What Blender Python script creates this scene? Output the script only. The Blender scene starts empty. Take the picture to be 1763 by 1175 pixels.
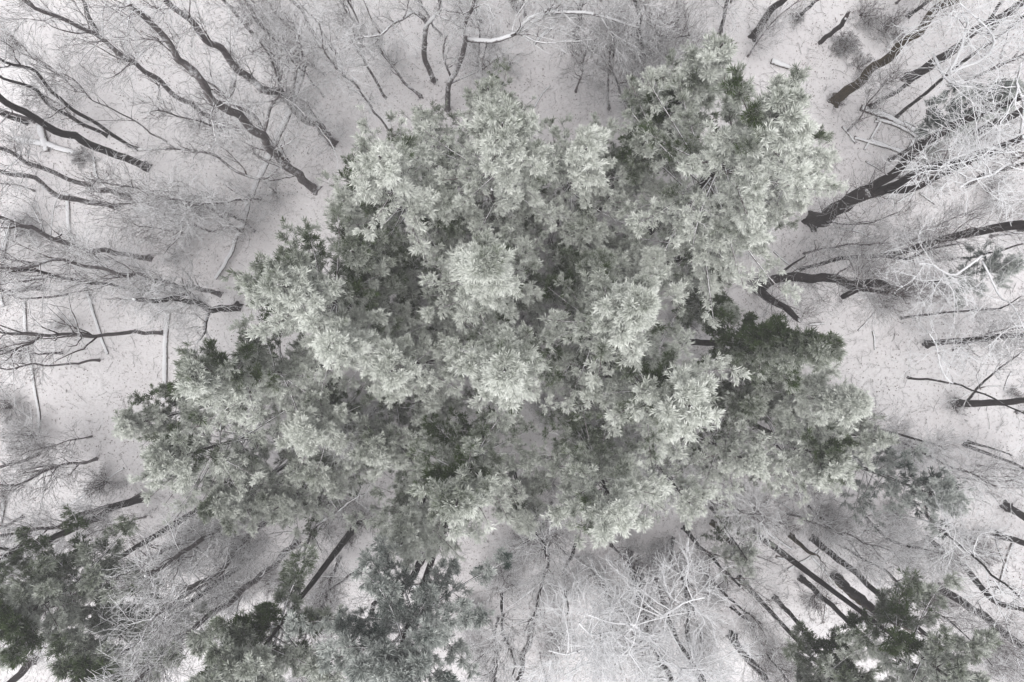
import bpy, math, random
import numpy as np
from mathutils import Vector

# ------------------------------------------------------------------ camera, world, sun
SC = bpy.context.scene
H = 36.0                       # flying height of the camera, metres
F = 1175.0                     # focal length in photograph pixels
CX, CY = 881.5, 587.5

cam_d = bpy.data.cameras.new('camera'); cam_d.lens = 24; cam_d.sensor_width = 36
cam_d.clip_start = 0.1; cam_d.clip_end = 1000
cam = bpy.data.objects.new('camera', cam_d); SC.collection.objects.link(cam)
cam.location = (0, 0, H); cam.rotation_euler = (0, 0, 0)
SC.camera = cam

SUN_EL, SUN_AZ = math.radians(78), math.radians(200)
wd = bpy.data.worlds.new('World'); SC.world = wd; wd.use_nodes = True
nt = wd.node_tree
bg = nt.nodes['Background']
sky = nt.nodes.new('ShaderNodeTexSky'); sky.sky_type = 'NISHITA'; sky.sun_disc = False
sky.sun_elevation = SUN_EL; sky.sun_rotation = SUN_AZ; sky.dust_density = 4.0; sky.air_density = 1.0
hsv = nt.nodes.new('ShaderNodeHueSaturation'); hsv.inputs['Saturation'].default_value = 0.12
nt.links.new(sky.outputs[0], hsv.inputs['Color']); nt.links.new(hsv.outputs[0], bg.inputs['Color'])
bg.inputs['Strength'].default_value = 0.12

sd = bpy.data.lights.new('sun', 'SUN'); sd.energy = 1.5; sd.angle = math.radians(55); sd.color = (1.0, 0.985, 0.97)
sun = bpy.data.objects.new('sun', sd); SC.collection.objects.link(sun)
dv = Vector((math.sin(SUN_AZ) * math.cos(SUN_EL), math.cos(SUN_AZ) * math.cos(SUN_EL), math.sin(SUN_EL)))
sun.rotation_euler = (-dv).to_track_quat('-Z', 'Y').to_euler()

SC.view_settings.view_transform = 'Standard'; SC.view_settings.look = 'None'
SC.view_settings.exposure = 0.47; SC.view_settings.gamma = 1.0
SC.render.engine = 'CYCLES'
SC.cycles.use_denoising = True
SC.cycles.max_bounces = 8; SC.cycles.diffuse_bounces = 5; SC.cycles.volume_bounces = 1
SC.cycles.glossy_bounces = 1; SC.cycles.transmission_bounces = 0; SC.cycles.transparent_max_bounces = 4

rng = np.random.default_rng(20)
random.seed(7)
COL = SC.collection

# ------------------------------------------------------------------ materials
def new_mat(name):
    m = bpy.data.materials.new(name); m.use_nodes = True
    b = m.node_tree.nodes['Principled BSDF']
    b.inputs['Roughness'].default_value = 0.9
    if 'Specular IOR Level' in b.inputs: b.inputs['Specular IOR Level'].default_value = 0.15
    return m, m.node_tree, b

def N(t, typ, **kw):
    n = t.nodes.new(typ)
    for k, v in kw.items():
        if k.startswith('i_'):
            key = k[2:]; key = int(key) if key.isdigit() else key.replace('_', ' ')
            n.inputs[key].default_value = v
        else: setattr(n, k, v)
    return n

def ramp(t, pts):
    r = t.nodes.new('ShaderNodeValToRGB'); e = r.color_ramp.elements
    e[0].position, e[0].color = pts[0][0], (*pts[0][1], 1)
    e[1].position, e[1].color = pts[1][0], (*pts[1][1], 1)
    for p, c in pts[2:]:
        x = e.new(p); x.color = (*c, 1)
    return r

def bark_material(name, dark, mid, frost_col):
    """bark whose upward faces carry rime; the vertex attribute 'frost' says how thick it lies"""
    m, t, b = new_mat(name); L = t.links.new
    geo = N(t, 'ShaderNodeNewGeometry'); sep = N(t, 'ShaderNodeSeparateXYZ'); L(geo.outputs['Normal'], sep.inputs[0])
    att = N(t, 'ShaderNodeAttribute', attribute_name='frost')
    n1 = N(t, 'ShaderNodeTexNoise', i_Scale=9.0, i_Detail=4.0, i_Roughness=0.65); L(geo.outputs['Position'], n1.inputs['Vector'])
    mp = N(t, 'ShaderNodeMapping'); mp.inputs['Scale'].default_value = (22, 22, 3.5); L(geo.outputs['Position'], mp.inputs['Vector'])
    n2 = N(t, 'ShaderNodeTexNoise', i_Scale=1.0, i_Detail=5.0, i_Roughness=0.7); L(mp.outputs[0], n2.inputs['Vector'])
    r = ramp(t, [(0.35, dark), (0.72, mid)]); L(n2.outputs['Fac'], r.inputs['Fac'])
    a1 = N(t, 'ShaderNodeMath', operation='ADD'); L(sep.outputs['Z'], a1.inputs[0]); L(att.outputs['Fac'], a1.inputs[1])
    a2 = N(t, 'ShaderNodeMath', operation='MULTIPLY_ADD'); L(n1.outputs['Fac'], a2.inputs[0]); a2.inputs[1].default_value = 1.1; L(a1.outputs[0], a2.inputs[2])
    nb_ = N(t, 'ShaderNodeTexNoise', i_Scale=2.2, i_Detail=3.0, i_Roughness=0.7); L(geo.outputs['Position'], nb_.inputs['Vector'])
    a3 = N(t, 'ShaderNodeMath', operation='MULTIPLY_ADD'); L(nb_.outputs['Fac'], a3.inputs[0]); a3.inputs[1].default_value = 1.0; a3.inputs[2].default_value = -0.45
    a4 = N(t, 'ShaderNodeMath', operation='ADD'); L(a2.outputs[0], a4.inputs[0]); L(a3.outputs[0], a4.inputs[1])
    mr = N(t, 'ShaderNodeMapRange', interpolation_type='SMOOTHSTEP'); mr.inputs['From Min'].default_value = 1.15; mr.inputs['From Max'].default_value = 1.6
    L(a4.outputs[0], mr.inputs['Value'])
    mx = N(t, 'ShaderNodeMix', data_type='RGBA'); L(mr.outputs[0], mx.inputs['Factor']); L(r.outputs[0], mx.inputs[6]); mx.inputs[7].default_value = (*frost_col, 1)
    L(mx.outputs[2], b.inputs['Base Color'])
    bp = N(t, 'ShaderNodeBump', i_Strength=0.6, i_Distance=0.02); L(n2.outputs['Fac'], bp.inputs['Height']); L(bp.outputs[0], b.inputs['Normal'])
    return m

M_BARK = bark_material('dark_bark', (0.022, 0.017, 0.018), (0.075, 0.06, 0.06), (0.86, 0.86, 0.88))
M_HAZE_PALE = bark_material('haze_paled_bark', (0.095, 0.082, 0.085), (0.24, 0.21, 0.21), (0.80, 0.80, 0.82))  # bark colour lightened to imitate the thicker haze around the left trees
M_BROWN = bark_material('mossy_brown_bark', (0.028, 0.020, 0.014), (0.13, 0.095, 0.05), (0.78, 0.78, 0.78))
M_TWIG = bark_material('twig_bark', (0.055, 0.036, 0.034), (0.13, 0.092, 0.088), (0.88, 0.88, 0.90))
M_LOG = bark_material('log_bark', (0.06, 0.048, 0.045), (0.16, 0.13, 0.12), (0.80, 0.80, 0.82))

def needle_material(name, g0, g1, fr0, fr1):
    m, t, b = new_mat(name); L = t.links.new
    att = N(t, 'ShaderNodeAttribute', attribute_name='frost')
    geo = N(t, 'ShaderNodeNewGeometry')
    n1 = N(t, 'ShaderNodeTexNoise', i_Scale=1.3, i_Detail=3.0); L(geo.outputs['Position'], n1.inputs['Vector'])
    gr = N(t, 'ShaderNodeMix', data_type='RGBA'); L(n1.outputs['Fac'], gr.inputs['Factor']); gr.inputs[6].default_value = (*g0, 1); gr.inputs[7].default_value = (*g1, 1)
    rnd = N(t, 'ShaderNodeTexNoise', i_Scale=14.0, i_Detail=2.0); L(geo.outputs['Position'], rnd.inputs['Vector'])
    ri = ramp(t, [(0.3, fr0), (0.7, fr1)]); L(rnd.outputs['Fac'], ri.inputs['Fac'])
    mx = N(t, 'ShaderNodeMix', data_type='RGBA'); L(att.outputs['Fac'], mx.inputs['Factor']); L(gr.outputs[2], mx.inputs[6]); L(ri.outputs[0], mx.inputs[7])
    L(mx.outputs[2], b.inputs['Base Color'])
    return m

M_NEEDLE = needle_material('frosted_needles', (0.020, 0.046, 0.007), (0.042, 0.062, 0.012), (0.62, 0.645, 0.60), (0.85, 0.865, 0.82))
M_NEEDLE_BLUE = needle_material('frosted_blue_needles', (0.025, 0.045, 0.035), (0.045, 0.07, 0.06), (0.54, 0.57, 0.55), (0.78, 0.80, 0.77))

def snow_material():
    m, t, b = new_mat('snow_ground'); L = t.links.new
    geo = N(t, 'ShaderNodeNewGeometry')
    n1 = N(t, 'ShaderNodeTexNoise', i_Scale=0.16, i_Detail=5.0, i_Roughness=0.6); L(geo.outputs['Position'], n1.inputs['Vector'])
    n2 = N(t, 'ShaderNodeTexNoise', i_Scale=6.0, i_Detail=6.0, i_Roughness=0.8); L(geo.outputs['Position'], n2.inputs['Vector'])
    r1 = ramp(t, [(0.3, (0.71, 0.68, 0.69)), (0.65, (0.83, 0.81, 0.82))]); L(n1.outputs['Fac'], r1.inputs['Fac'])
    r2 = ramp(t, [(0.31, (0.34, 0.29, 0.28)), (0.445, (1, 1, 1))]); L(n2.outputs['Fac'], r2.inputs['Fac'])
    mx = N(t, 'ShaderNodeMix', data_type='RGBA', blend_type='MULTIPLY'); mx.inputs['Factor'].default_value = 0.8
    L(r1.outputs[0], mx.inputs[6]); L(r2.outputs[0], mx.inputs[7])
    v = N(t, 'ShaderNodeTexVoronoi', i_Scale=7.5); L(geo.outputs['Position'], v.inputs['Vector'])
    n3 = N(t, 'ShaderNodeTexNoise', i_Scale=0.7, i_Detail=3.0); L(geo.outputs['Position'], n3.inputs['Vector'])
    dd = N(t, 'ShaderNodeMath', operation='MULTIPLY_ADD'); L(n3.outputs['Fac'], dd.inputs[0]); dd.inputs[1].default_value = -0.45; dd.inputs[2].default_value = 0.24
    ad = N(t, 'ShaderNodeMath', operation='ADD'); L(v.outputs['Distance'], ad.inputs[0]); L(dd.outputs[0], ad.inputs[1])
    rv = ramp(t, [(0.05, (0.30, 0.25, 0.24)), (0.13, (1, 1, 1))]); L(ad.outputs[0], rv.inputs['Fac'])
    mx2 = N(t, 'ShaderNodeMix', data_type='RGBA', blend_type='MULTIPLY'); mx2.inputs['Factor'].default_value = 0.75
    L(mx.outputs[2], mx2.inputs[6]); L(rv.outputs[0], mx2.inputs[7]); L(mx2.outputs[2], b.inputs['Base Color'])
    n4 = N(t, 'ShaderNodeTexNoise', i_Scale=1.6, i_Detail=4.0, i_Roughness=0.6); L(geo.outputs['Position'], n4.inputs['Vector'])
    bp0 = N(t, 'ShaderNodeBump', i_Strength=0.7, i_Distance=0.25); L(n4.outputs['Fac'], bp0.inputs['Height'])
    bp = N(t, 'ShaderNodeBump', i_Strength=0.8, i_Distance=0.08); L(n2.outputs['Fac'], bp.inputs['Height']); L(bp0.outputs[0], bp.inputs['Normal']); L(bp.outputs[0], b.inputs['Normal'])
    b.inputs['Roughness'].default_value = 0.8
    return m
M_SNOW = snow_material()

def leaf_material():
    m, t, b = new_mat('dead_leaves'); L = t.links.new
    geo = N(t, 'ShaderNodeNewGeometry')
    n1 = N(t, 'ShaderNodeTexNoise', i_Scale=6.0, i_Detail=2.0); L(geo.outputs['Position'], n1.inputs['Vector'])
    r = ramp(t, [(0.3, (0.09, 0.065, 0.06)), (0.55, (0.24, 0.19, 0.18)), (0.75, (0.55, 0.52, 0.52))]); L(n1.outputs['Fac'], r.inputs['Fac'])
    L(r.outputs[0], b.inputs['Base Color']); return m
M_LEAF = leaf_material()

# ------------------------------------------------------------------ mesh helpers
def make_mesh(name, verts, faces_list, frost=None, smooth=True):
    """faces_list: list of int arrays (n,k) with constant k"""
    me = bpy.data.meshes.new(name)
    verts = np.asarray(verts, dtype=np.float32)
    me.vertices.add(len(verts)); me.vertices.foreach_set('co', verts.ravel())
    loops = np.concatenate([f.ravel() for f in faces_list]).astype(np.int32)
    sizes = np.concatenate([np.full(len(f), f.shape[1], dtype=np.int32) for f in faces_list])
    starts = np.concatenate([[0], np.cumsum(sizes)[:-1]]).astype(np.int32)
    me.loops.add(len(loops)); me.loops.foreach_set('vertex_index', loops)
    me.polygons.add(len(sizes)); me.polygons.foreach_set('loop_start', starts)
    me.polygons.foreach_set('loop_total', sizes)
    if smooth: me.polygons.foreach_set('use_smooth', np.ones(len(sizes), dtype=bool))
    if frost is not None:
        a = me.attributes.new('frost', 'FLOAT', 'POINT'); a.data.foreach_set('value', np.asarray(frost, dtype=np.float32))
    me.update(calc_edges=True)
    return me

def link(name, me, mat, parent=None, origin=None):
    if origin is not None:
        co = np.empty(len(me.vertices) * 3, dtype=np.float32); me.vertices.foreach_get('co', co)
        co = co.reshape(-1, 3) - np.array(origin, dtype=np.float32); me.vertices.foreach_set('co', co.ravel()); me.update()
    me.materials.append(mat)
    o = bpy.data.objects.new(name, me); COL.objects.link(o)
    if parent is not None: o.parent = parent
    elif origin is not None: o.location = origin
    return o

def tag(o, label, cat, group=None):
    o['label'] = label; o['category'] = cat
    if group: o['group'] = group
    return o

def empty(name, loc, label, cat, group=None):
    o = bpy.data.objects.new(name, None); COL.objects.link(o); o.location = loc; o.empty_display_size = 0.5
    return tag(o, label, cat, group)

def nrm(v):
    return v / np.maximum(np.linalg.norm(v, axis=-1, keepdims=True), 1e-9)

class Acc:
    def __init__(s): s.v = []; s.q = []; s.t = []; s.f = []; s.n = 0
    def add(s, v, q=None, t=None, f=None):
        s.v.append(v)
        if q is not None and len(q): s.q.append(q + s.n)
        if t is not None and len(t): s.t.append(t + s.n)
        s.f.append(np.zeros(len(v)) if f is None else f); s.n += len(v)
    def mesh(s, name, smooth=True):
        fl = []
        if s.q: fl.append(np.concatenate(s.q))
        if s.t: fl.append(np.concatenate(s.t))
        return make_mesh(name, np.concatenate(s.v), fl, np.concatenate(s.f), smooth)

def tubes(P, R, sides, frost, rough=0.0, lobe=None):
    """P (n,k,3), R (n,k) -> verts, quads, tris, frost ; frost scalar or (n,k)"""
    n, k, _ = P.shape
    T = np.empty_like(P); T[:, 1:-1] = P[:, 2:] - P[:, :-2]; T[:, 0] = P[:, 1] - P[:, 0]; T[:, -1] = P[:, -1] - P[:, -2]
    T = nrm(T)
    main = nrm(P[:, -1] - P[:, 0])
    ref = np.where(np.abs(main[:, 2:3]) > 0.8, np.array([[1.0, 0, 0]]), np.array([[0, 0, 1.0]]))
    U = nrm(np.cross(T, ref[:, None, :])); V = np.cross(U, T)
    a = np.arange(sides) * 2 * math.pi / sides
    ca, sa = np.cos(a), np.sin(a)
    rr = np.broadcast_to(R[:, :, None], (n, k, sides))
    if rough: rr = rr * (1 + rough * rng.normal(size=(n, k, sides)))
    if lobe is not None:
        rr = rr * (1 + lobe[:, :, None] * np.clip(np.cos(a * 4 + 1.0 + 0.6 * np.sin(a)), -0.3, 1)[None, None, :])
    v = P[:, :, None, :] + rr[..., None] * (U[:, :, None, :] * ca[None, None, :, None] + V[:, :, None, :] * sa[None, None, :, None])
    idx = np.arange(n * k * sides).reshape(n, k, sides)
    nx = np.roll(idx, -1, axis=2)
    q = np.stack([idx[:, :-1], nx[:, :-1], nx[:, 1:], idx[:, 1:]], axis=-1).reshape(-1, 4)
    fr = np.broadcast_to(np.asarray(frost, dtype=float).reshape((1, 1, 1)) if np.ndim(frost) == 0 else frost[:, :, None], (n, k, sides)).reshape(-1)
    vv = v.reshape(-1, 3)
    # end caps as fans
    cap_t = []
    if sides >= 5:
        c0 = len(vv); vv = np.concatenate([vv, P[:, 0], P[:, -1]]); fr = np.concatenate([fr, np.zeros(2 * n)])
        i0 = (c0 + np.arange(n))[:, None] + 0 * idx[:, 0]; i1 = (c0 + n + np.arange(n))[:, None] + 0 * idx[:, 0]
        cap_t = np.concatenate([np.stack([i0, nx[:, 0], idx[:, 0]], -1).reshape(-1, 3), np.stack([i1, idx[:, -1], nx[:, -1]], -1).reshape(-1, 3)])
    return vv, q, (cap_t if len(cap_t) else None), fr

def spawn(P, R, nchild, tmin, tmax, lmin, lmax, ang, wander, k=5, up=0.15, rratio=0.6, rtip=0.35, rmin=0.004, flat=0.0, lscale=None, rcap=1.0):
    """children polylines growing off the parents"""
    n, kp, _ = P.shape
    pi = np.repeat(np.arange(n), nchild); m = len(pi)
    if m == 0: return np.zeros((0, k, 3)), np.zeros((0, k))
    t = rng.uniform(tmin, tmax, m) ** 0.9 * (kp - 1)
    i = np.minimum(t.astype(int), kp - 2); fr = (t - i)[:, None]
    pos = P[pi, i] * (1 - fr) + P[pi, i + 1] * fr
    r0 = (R[pi, i] * (1 - fr[:, 0]) + R[pi, i + 1] * fr[:, 0])
    pd = nrm(P[pi, i + 1] - P[pi, i])
    rv = rng.normal(size=(m, 3)); rv[:, 2] *= (1 - flat)
    perp = nrm(rv - (rv * pd).sum(-1, keepdims=True) * pd)
    a = np.radians(rng.normal(ang, ang * 0.25, m))[:, None]
    d = nrm(pd * np.cos(a) + perp * np.sin(a) + np.array([0, 0, up]))
    L = rng.uniform(lmin, lmax, m) * (1.15 - 0.6 * (t / (kp - 1)))
    if lscale is not None: L = L * lscale[pi]
    steps = d[:, None, :] + np.cumsum(rng.normal(size=(m, k - 1, 3)) * wander, axis=1)
    steps = nrm(steps + np.array([0, 0, up * 0.3])) * (L / (k - 1))[:, None, None]
    C = np.concatenate([pos[:, None, :], pos[:, None, :] + np.cumsum(steps, axis=1)], axis=1)
    rs = np.maximum(np.minimum(r0 * rratio, 0.008 + 0.011 * L * rcap), rmin * 1.2)
    RR = np.maximum(rs[:, None] * np.linspace(1, rtip, k)[None, :], rmin)
    return C, RR

def gz(x, y):
    return 0.12 * np.sin(x * 0.21 + 1.3) * np.cos(y * 0.17) + 0.05 * np.sin(x * 0.7 + y * 0.5)

def W(px, py, h):
    s = (H - h) / F
    return np.array([(px - CX) * s, -(py - CY) * s, h])

def resample(pts, rad, step):
    pts = np.array(pts, float); rad = np.array(rad, float)
    seg = np.linalg.norm(np.diff(pts, axis=0), axis=1); s = np.concatenate([[0], np.cumsum(seg)])
    n = max(4, int(s[-1] / step) + 1); t = np.linspace(0, s[-1], n)
    # Catmull-Rom through the points
    out = []
    for q in t:
        i = min(max(np.searchsorted(s, q, side='right') - 1, 0), len(pts) - 2)
        u = (q - s[i]) / max(seg[i], 1e-6)
        p0 = pts[max(i - 1, 0)]; p1 = pts[i]; p2 = pts[i + 1]; p3 = pts[min(i + 2, len(pts) - 1)]
        m1 = (p2 - p0) * 0.35; m2 = (p3 - p1) * 0.35
        out.append((2*u**3-3*u*u+1)*p1 + (u**3-2*u*u+u)*m1 + (-2*u**3+3*u*u)*p2 + (u**3-u*u)*m2)
    out = np.array(out); r = np.interp(t, s, rad)
    return out, r

def wiggle(p, amp):
    n = len(p); w = rng.normal(size=(n, 3)) * amp; w[0] = 0
    w[:, 2] = 0
    ker = np.array([.25, .5, .25])
    for c in range(2): w[:, c] = np.convolve(w[:, c], ker, mode='same')
    return p + w

def trunk_path(path, height):
    """path in photograph pixels, base first; heights follow from how far an upright stem leans away from the nadir"""
    r0 = math.hypot(path[0][0] - CX, path[0][1] - CY); pts = []; hprev = -0.2
    for i, p in enumerate(path):
        if i == 0: h = float(gz(*W(p[0], p[1], 0)[:2])) - 0.15
        elif len(p) > 2: h = p[2]
        else:
            r = math.hypot(p[0] - CX, p[1] - CY); h = H * (1 - r0 / max(r, r0)); h = min(max(h, hprev + 0.4), 24)
        pts.append(W(p[0], p[1], h)); hprev = h
    if pts[-1][2] < height:
        d = pts[-1] - pts[max(len(pts) - 3, 0)]; d = d / np.linalg.norm(d)
        d = d * 0.6 + np.array([0, 0, 0.8]); d /= np.linalg.norm(d)
        left = height - pts[-1][2]; nseg = max(2, int(left / 2.5))
        for _ in range(nseg):
            d = d + np.array([*rng.normal(size=2) * 0.12, 0.05]); d /= np.linalg.norm(d)
            pts.append(pts[-1] + d * (left / nseg) / max(d[2], .5))
    return np.array(pts)

CAM = np.array([0, 0, H])

# ------------------------------------------------------------------ bare tree
def bare_tree(path, label, r=0.16, h=17, cs=0.45, n1=16, l1=(1.6, 3.4), n2=9, n3=5, n4=0, frost=0.35, wander=0.15, rcap=1.0, limbs=(), mat=None,
              name='bare_tree', ang=48, group='bare frosted trees of the wood', twig=0.006, up=0.2, rtop=0.25, l2=(0.7, 1.7), cat='tree', crook=0.06):
    mat = mat or M_BARK
    pts = trunk_path(path, h)
    rad = np.interp(np.linspace(0, 1, len(pts)), [0, 1], [r, r * rtop])
    P, R = resample(pts, rad, 0.4)
    sl = np.arange(len(P)) * 0.4; p1, p2 = rng.uniform(0, 6.28, 2); env = np.clip(sl / 2.0, 0, 1) * crook
    P[:, 0] += env * (np.sin(sl * 1.1 + p1) * .6 + np.sin(sl * 2.3 + p2) * .4); P[:, 1] += env * (np.sin(sl * 1.3 + p2) * .6 + np.sin(sl * 2.7 + p1) * .4)
    P = wiggle(P, r * 0.3)
    z = P[:, 2] - P[0, 2]
    Rt = R * (1 + 0.28 * np.exp(-z / 0.3))
    base = P[0] + np.array([0, 0, 0.1])
    root = empty(name, base, label, cat, group)
    ac = Acc(); ac.add(*tubes(P[None], Rt[None], 16, frost * 0.45 + (0.34 if mat is M_HAZE_PALE else 0.0), 0.07, lobe=0.75 * np.exp(-z / 0.28)[None])); link('trunk', ac.mesh('trunk'), mat, root, base).location = (0, 0, 0)
    parents = [(P, R, cs, n1)]
    for lb in limbs:
        h0, h1, r0, lp = lb[:4]; nn = lb[4] if len(lb) > 4 else max(3, n1 // 3)
        hs = np.linspace(h0, h1, len(lp)); q = np.array([W(a, b_, hh) for (a, b_), hh in zip(lp, hs)])
        lP, lR = resample(q, np.linspace(r0, r0 * 0.4, len(q)), 0.4); lP = wiggle(lP, 0.03)
        ac = Acc(); ac.add(*tubes(lP[None], lR[None], 8, frost * (0.6 if frost < .7 else 1.0), 0.06)); link('limb', ac.mesh('limb'), mat, root, base).location = (0, 0, 0)
        parents.append((lP, lR, 0.2, nn))
    tw = Acc()
    A = []; AR = []
    for Pp, Rp, c, nn in parents:
        if nn <= 0: continue
        C, CR = spawn(Pp[None], Rp[None], nn, c, 1.0, l1[0], l1[1], ang, wander, k=8, up=up, rratio=0.6, rtip=0.3, rmin=twig * 1.2, rcap=rcap)
        A.append(C); AR.append(CR)
    if A:
        C1 = np.concatenate(A); R1 = np.concatenate(AR)
        tw.add(*tubes(C1, R1, 5, frost * 0.8 + 0.1))
        if n2:
            C2, R2 = spawn(C1, R1, n2, 0.12, 1.0, l2[0], l2[1], 45, wander, k=6, up=up * .6, rratio=0.6, rtip=0.4, rmin=twig)
            tw.add(*tubes(C2, R2, 3, frost + 0.15))
            if n3:
                C3, R3 = spawn(C2, R2, n3, 0.1, 1.0, 0.3, 0.85, 42, wander, k=4, up=up * .4, rratio=0.7, rtip=0.5, rmin=twig * 0.8)
                tw.add(*tubes(C3, R3, 3, frost + 0.2))
                if n4:
                    C4, R4 = spawn(C3, R3, n4, 0.1, 1.0, 0.12, 0.4, 42, wander, k=3, up=0, rratio=0.8, rtip=0.6, rmin=twig * 0.7)
                    tw.add(*tubes(C4, R4, 3, frost + 0.25))
        link('crown', tw.mesh('crown', smooth=True), M_TWIG, root, base).location = (0, 0, 0)
    return root

# ------------------------------------------------------------------ pine
WIND = np.array([0.35, -0.93])
def value_noise(p, s, seed=0):
    q = p * s
    return (np.sin(q[:, 0] * 1.7 + q[:, 1] * 0.9 + seed) * np.cos(q[:, 1] * 1.3 - q[:, 2] * 1.9 + seed * 2.1) + np.sin(q[:, 2] * 2.3 + q[:, 0] * 0.7 + seed * 0.7) * 0.6) / 1.6

def pine(px, py, h, R, label, z0=0.42, frost=0.66, dens=1.0, mat=None, name='pine_tree', tuft=0.225, wind=0.30, group='frosted pine trees of the wood', r=None, lean=None):
    mat = mat or M_NEEDLE
    top = W(px, py, h)
    lean = lean if lean is not None else rng.normal(size=2) * 0.35
    bx, by = top[0] + lean[0], top[1] + lean[1]
    base = np.array([bx, by, float(gz(bx, by))])
    r = r or 0.011 * h
    pts = np.array([base - [0, 0, 0.15], base * 0.67 + top * 0.33, base * 0.33 + top * 0.67, top])
    P, Rr = resample(pts, [r, r * 0.75, r * 0.45, 0.02], 0.5)
    root = empty(name, base, label, 'pine tree', group)
    ac = Acc(); z = P[:, 2] - P[0, 2]; ac.add(*tubes(P[None], (Rr * (1 + 0.4 * np.exp(-z / 0.3)))[None], 10, 0.0, 0.05))
    link('trunk', ac.mesh('trunk'), M_BARK, root, base).location = (0, 0, 0)
    # boughs in whorls
    zs = []; zz = z0 * h
    while zz < h - 0.25:
        zs.append(zz); zz += rng.uniform(0.56, 0.84)
    S = []; D = []; L = []; UPt = []; TT = []
    sect = rng.uniform(0.72, 1.18, 7); ph = rng.uniform(0, 6.28)
    for zc in zs:
        t = (zc - z0 * h) / (h * (1 - z0))
        nb = rng.integers(4, 7); a0 = rng.uniform(0, 6.28)
        prof = ((1 - t) ** 0.62) * (0.55 + 0.45 * min(1, (t + 0.12) / 0.25))
        ctr = np.array([np.interp(zc, P[:, 2], P[:, 0]), np.interp(zc, P[:, 2], P[:, 1]), zc])
        for j in range(nb):
            if rng.random() < 0.10: continue
            a = a0 + j * 2 * math.pi / nb + rng.normal() * 0.22
            sc = np.interp((a + ph) % 6.283, np.linspace(0, 6.283, 8), np.append(sect, sect[0]))
            ln = max(0.35, R * prof * sc * rng.uniform(0.55, 1.25))
            el = math.radians(12 + 42 * t ** 1.5 + rng.normal() * 7)
            S.append(ctr); D.append([math.cos(a) * math.cos(el), math.sin(a) * math.cos(el), math.sin(el)]); L.append(ln); TT.append(t)
    S = np.array(S); D = np.array(D); L = np.array(L); TT = np.array(TT); k = 7; n = len(S)
    u = np.linspace(0, 1, k)[None, :, None]
    sag = (-0.10 * u + 0.16 * u ** 3) * L[:, None, None] * np.array([0, 0, 1.0])
    side = nrm(np.cross(D, [0, 0, 1.0])) * (rng.normal(size=(n, 1)) * 0.10)
    B = S[:, None, :] + D[:, None, :] * (L[:, None, None] * u) + sag + side[:, None, :] * (u ** 2) * L[:, None, None]
    BR = np.maximum((0.010 + 0.011 * L)[:, None] * np.linspace(1, 0.25, k)[None], 0.006)
    wood = Acc(); wood.add(*tubes(B, BR, 4, 0.05))
    # branchlets, in flat sprays
    nbl = max(5, int(11 * dens * max(1, R / 3.0)))
    C, CR = spawn(B, BR, nbl, 0.12, 1.0, 0.22, 0.52, 48, 0.10, k=5, up=0.12, rratio=0.6, rtip=0.5, rmin=0.004, flat=0.72, lscale=np.clip(L, 0.6, 3.2) * 0.38 + 0.12)
    wood.add(*tubes(C, CR, 3, 0.1))
    C2, CR2 = spawn(C, CR, max(1, round(3 * dens)), 0.25, 1.0, 0.14, 0.38, 46, 0.1, k=3, up=0.2, rratio=0.8, rtip=0.7, rmin=0.004, flat=0.5)
    wood.add(*tubes(C2, CR2, 3, 0.15))
    link('boughs', wood.mesh('boughs'), M_TWIG, root, base).location = (0, 0, 0)
    # tufts at the tips and along the outer half of every twig
    pos = [C[:, -1], C[:, 3], C2[:, -1], B[:, -1]]; dr = [C[:, -1] - C[:, -2], C[:, 3] - C[:, 2], C2[:, -1] - C2[:, -2], B[:, -1] - B[:, -2]]
    sz = [1.0, 0.85, 0.9, 1.1]
    pos_, d_, s_ = [], [], []
    for p, d, s in zip(pos, dr, sz):
        keep = rng.random(len(p)) < 0.93
        pos_.append(p[keep]); d_.append(nrm(d[keep])); s_.append(np.full(keep.sum(), s))
    pos = np.concatenate(pos_); d = np.concatenate(d_); s = np.concatenate(s_) * tuft * rng.uniform(0.7, 1.25, len(pos))
    d = nrm(d + np.array([0, 0, 0.28]) + rng.normal(size=d.shape) * 0.12)
    m = len(pos)
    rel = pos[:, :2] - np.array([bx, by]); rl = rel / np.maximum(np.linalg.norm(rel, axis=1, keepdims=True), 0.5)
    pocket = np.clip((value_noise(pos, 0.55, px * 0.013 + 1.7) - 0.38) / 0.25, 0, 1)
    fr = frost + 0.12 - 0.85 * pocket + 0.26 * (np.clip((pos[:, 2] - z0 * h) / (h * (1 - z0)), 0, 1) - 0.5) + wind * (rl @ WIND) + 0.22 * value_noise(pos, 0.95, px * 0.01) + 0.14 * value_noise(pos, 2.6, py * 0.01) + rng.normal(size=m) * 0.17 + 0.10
    nb = 20
    ref = np.where(np.abs(d[:, 2:3]) > 0.9, np.array([[1.0, 0, 0]]), np.array([[0, 0, 1.0]]))
    U = nrm(np.cross(d, ref)); V = np.cross(U, d)
    th = np.radians(rng.uniform(4, 62, (m, nb))); phi = rng.uniform(0, 2 * math.pi, (m, nb))
    bd = d[:, None] * np.cos(th)[..., None] + (U[:, None] * np.cos(phi)[..., None] + V[:, None] * np.sin(phi)[..., None]) * np.sin(th)[..., None]
    ln = s[:, None] * rng.uniform(0.6, 1.1, (m, nb))
    st = pos[:, None] - d[:, None] * (s[:, None] * rng.uniform(0, 0.7, (m, nb)))[..., None]
    wv = nrm(np.cross(bd, np.array([0, 0, 1.0]) + rng.normal(size=(m, nb, 3)) * 0.6)) * (0.0058 + 0.027 * s[:, None, None] * rng.uniform(.6, 1.3, (m, nb, 1)))
    mid = st + bd * (ln * 0.62)[..., None] + rng.normal(size=(m, nb, 3)) * 0.004; tip = st + bd * ln[..., None]
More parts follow.
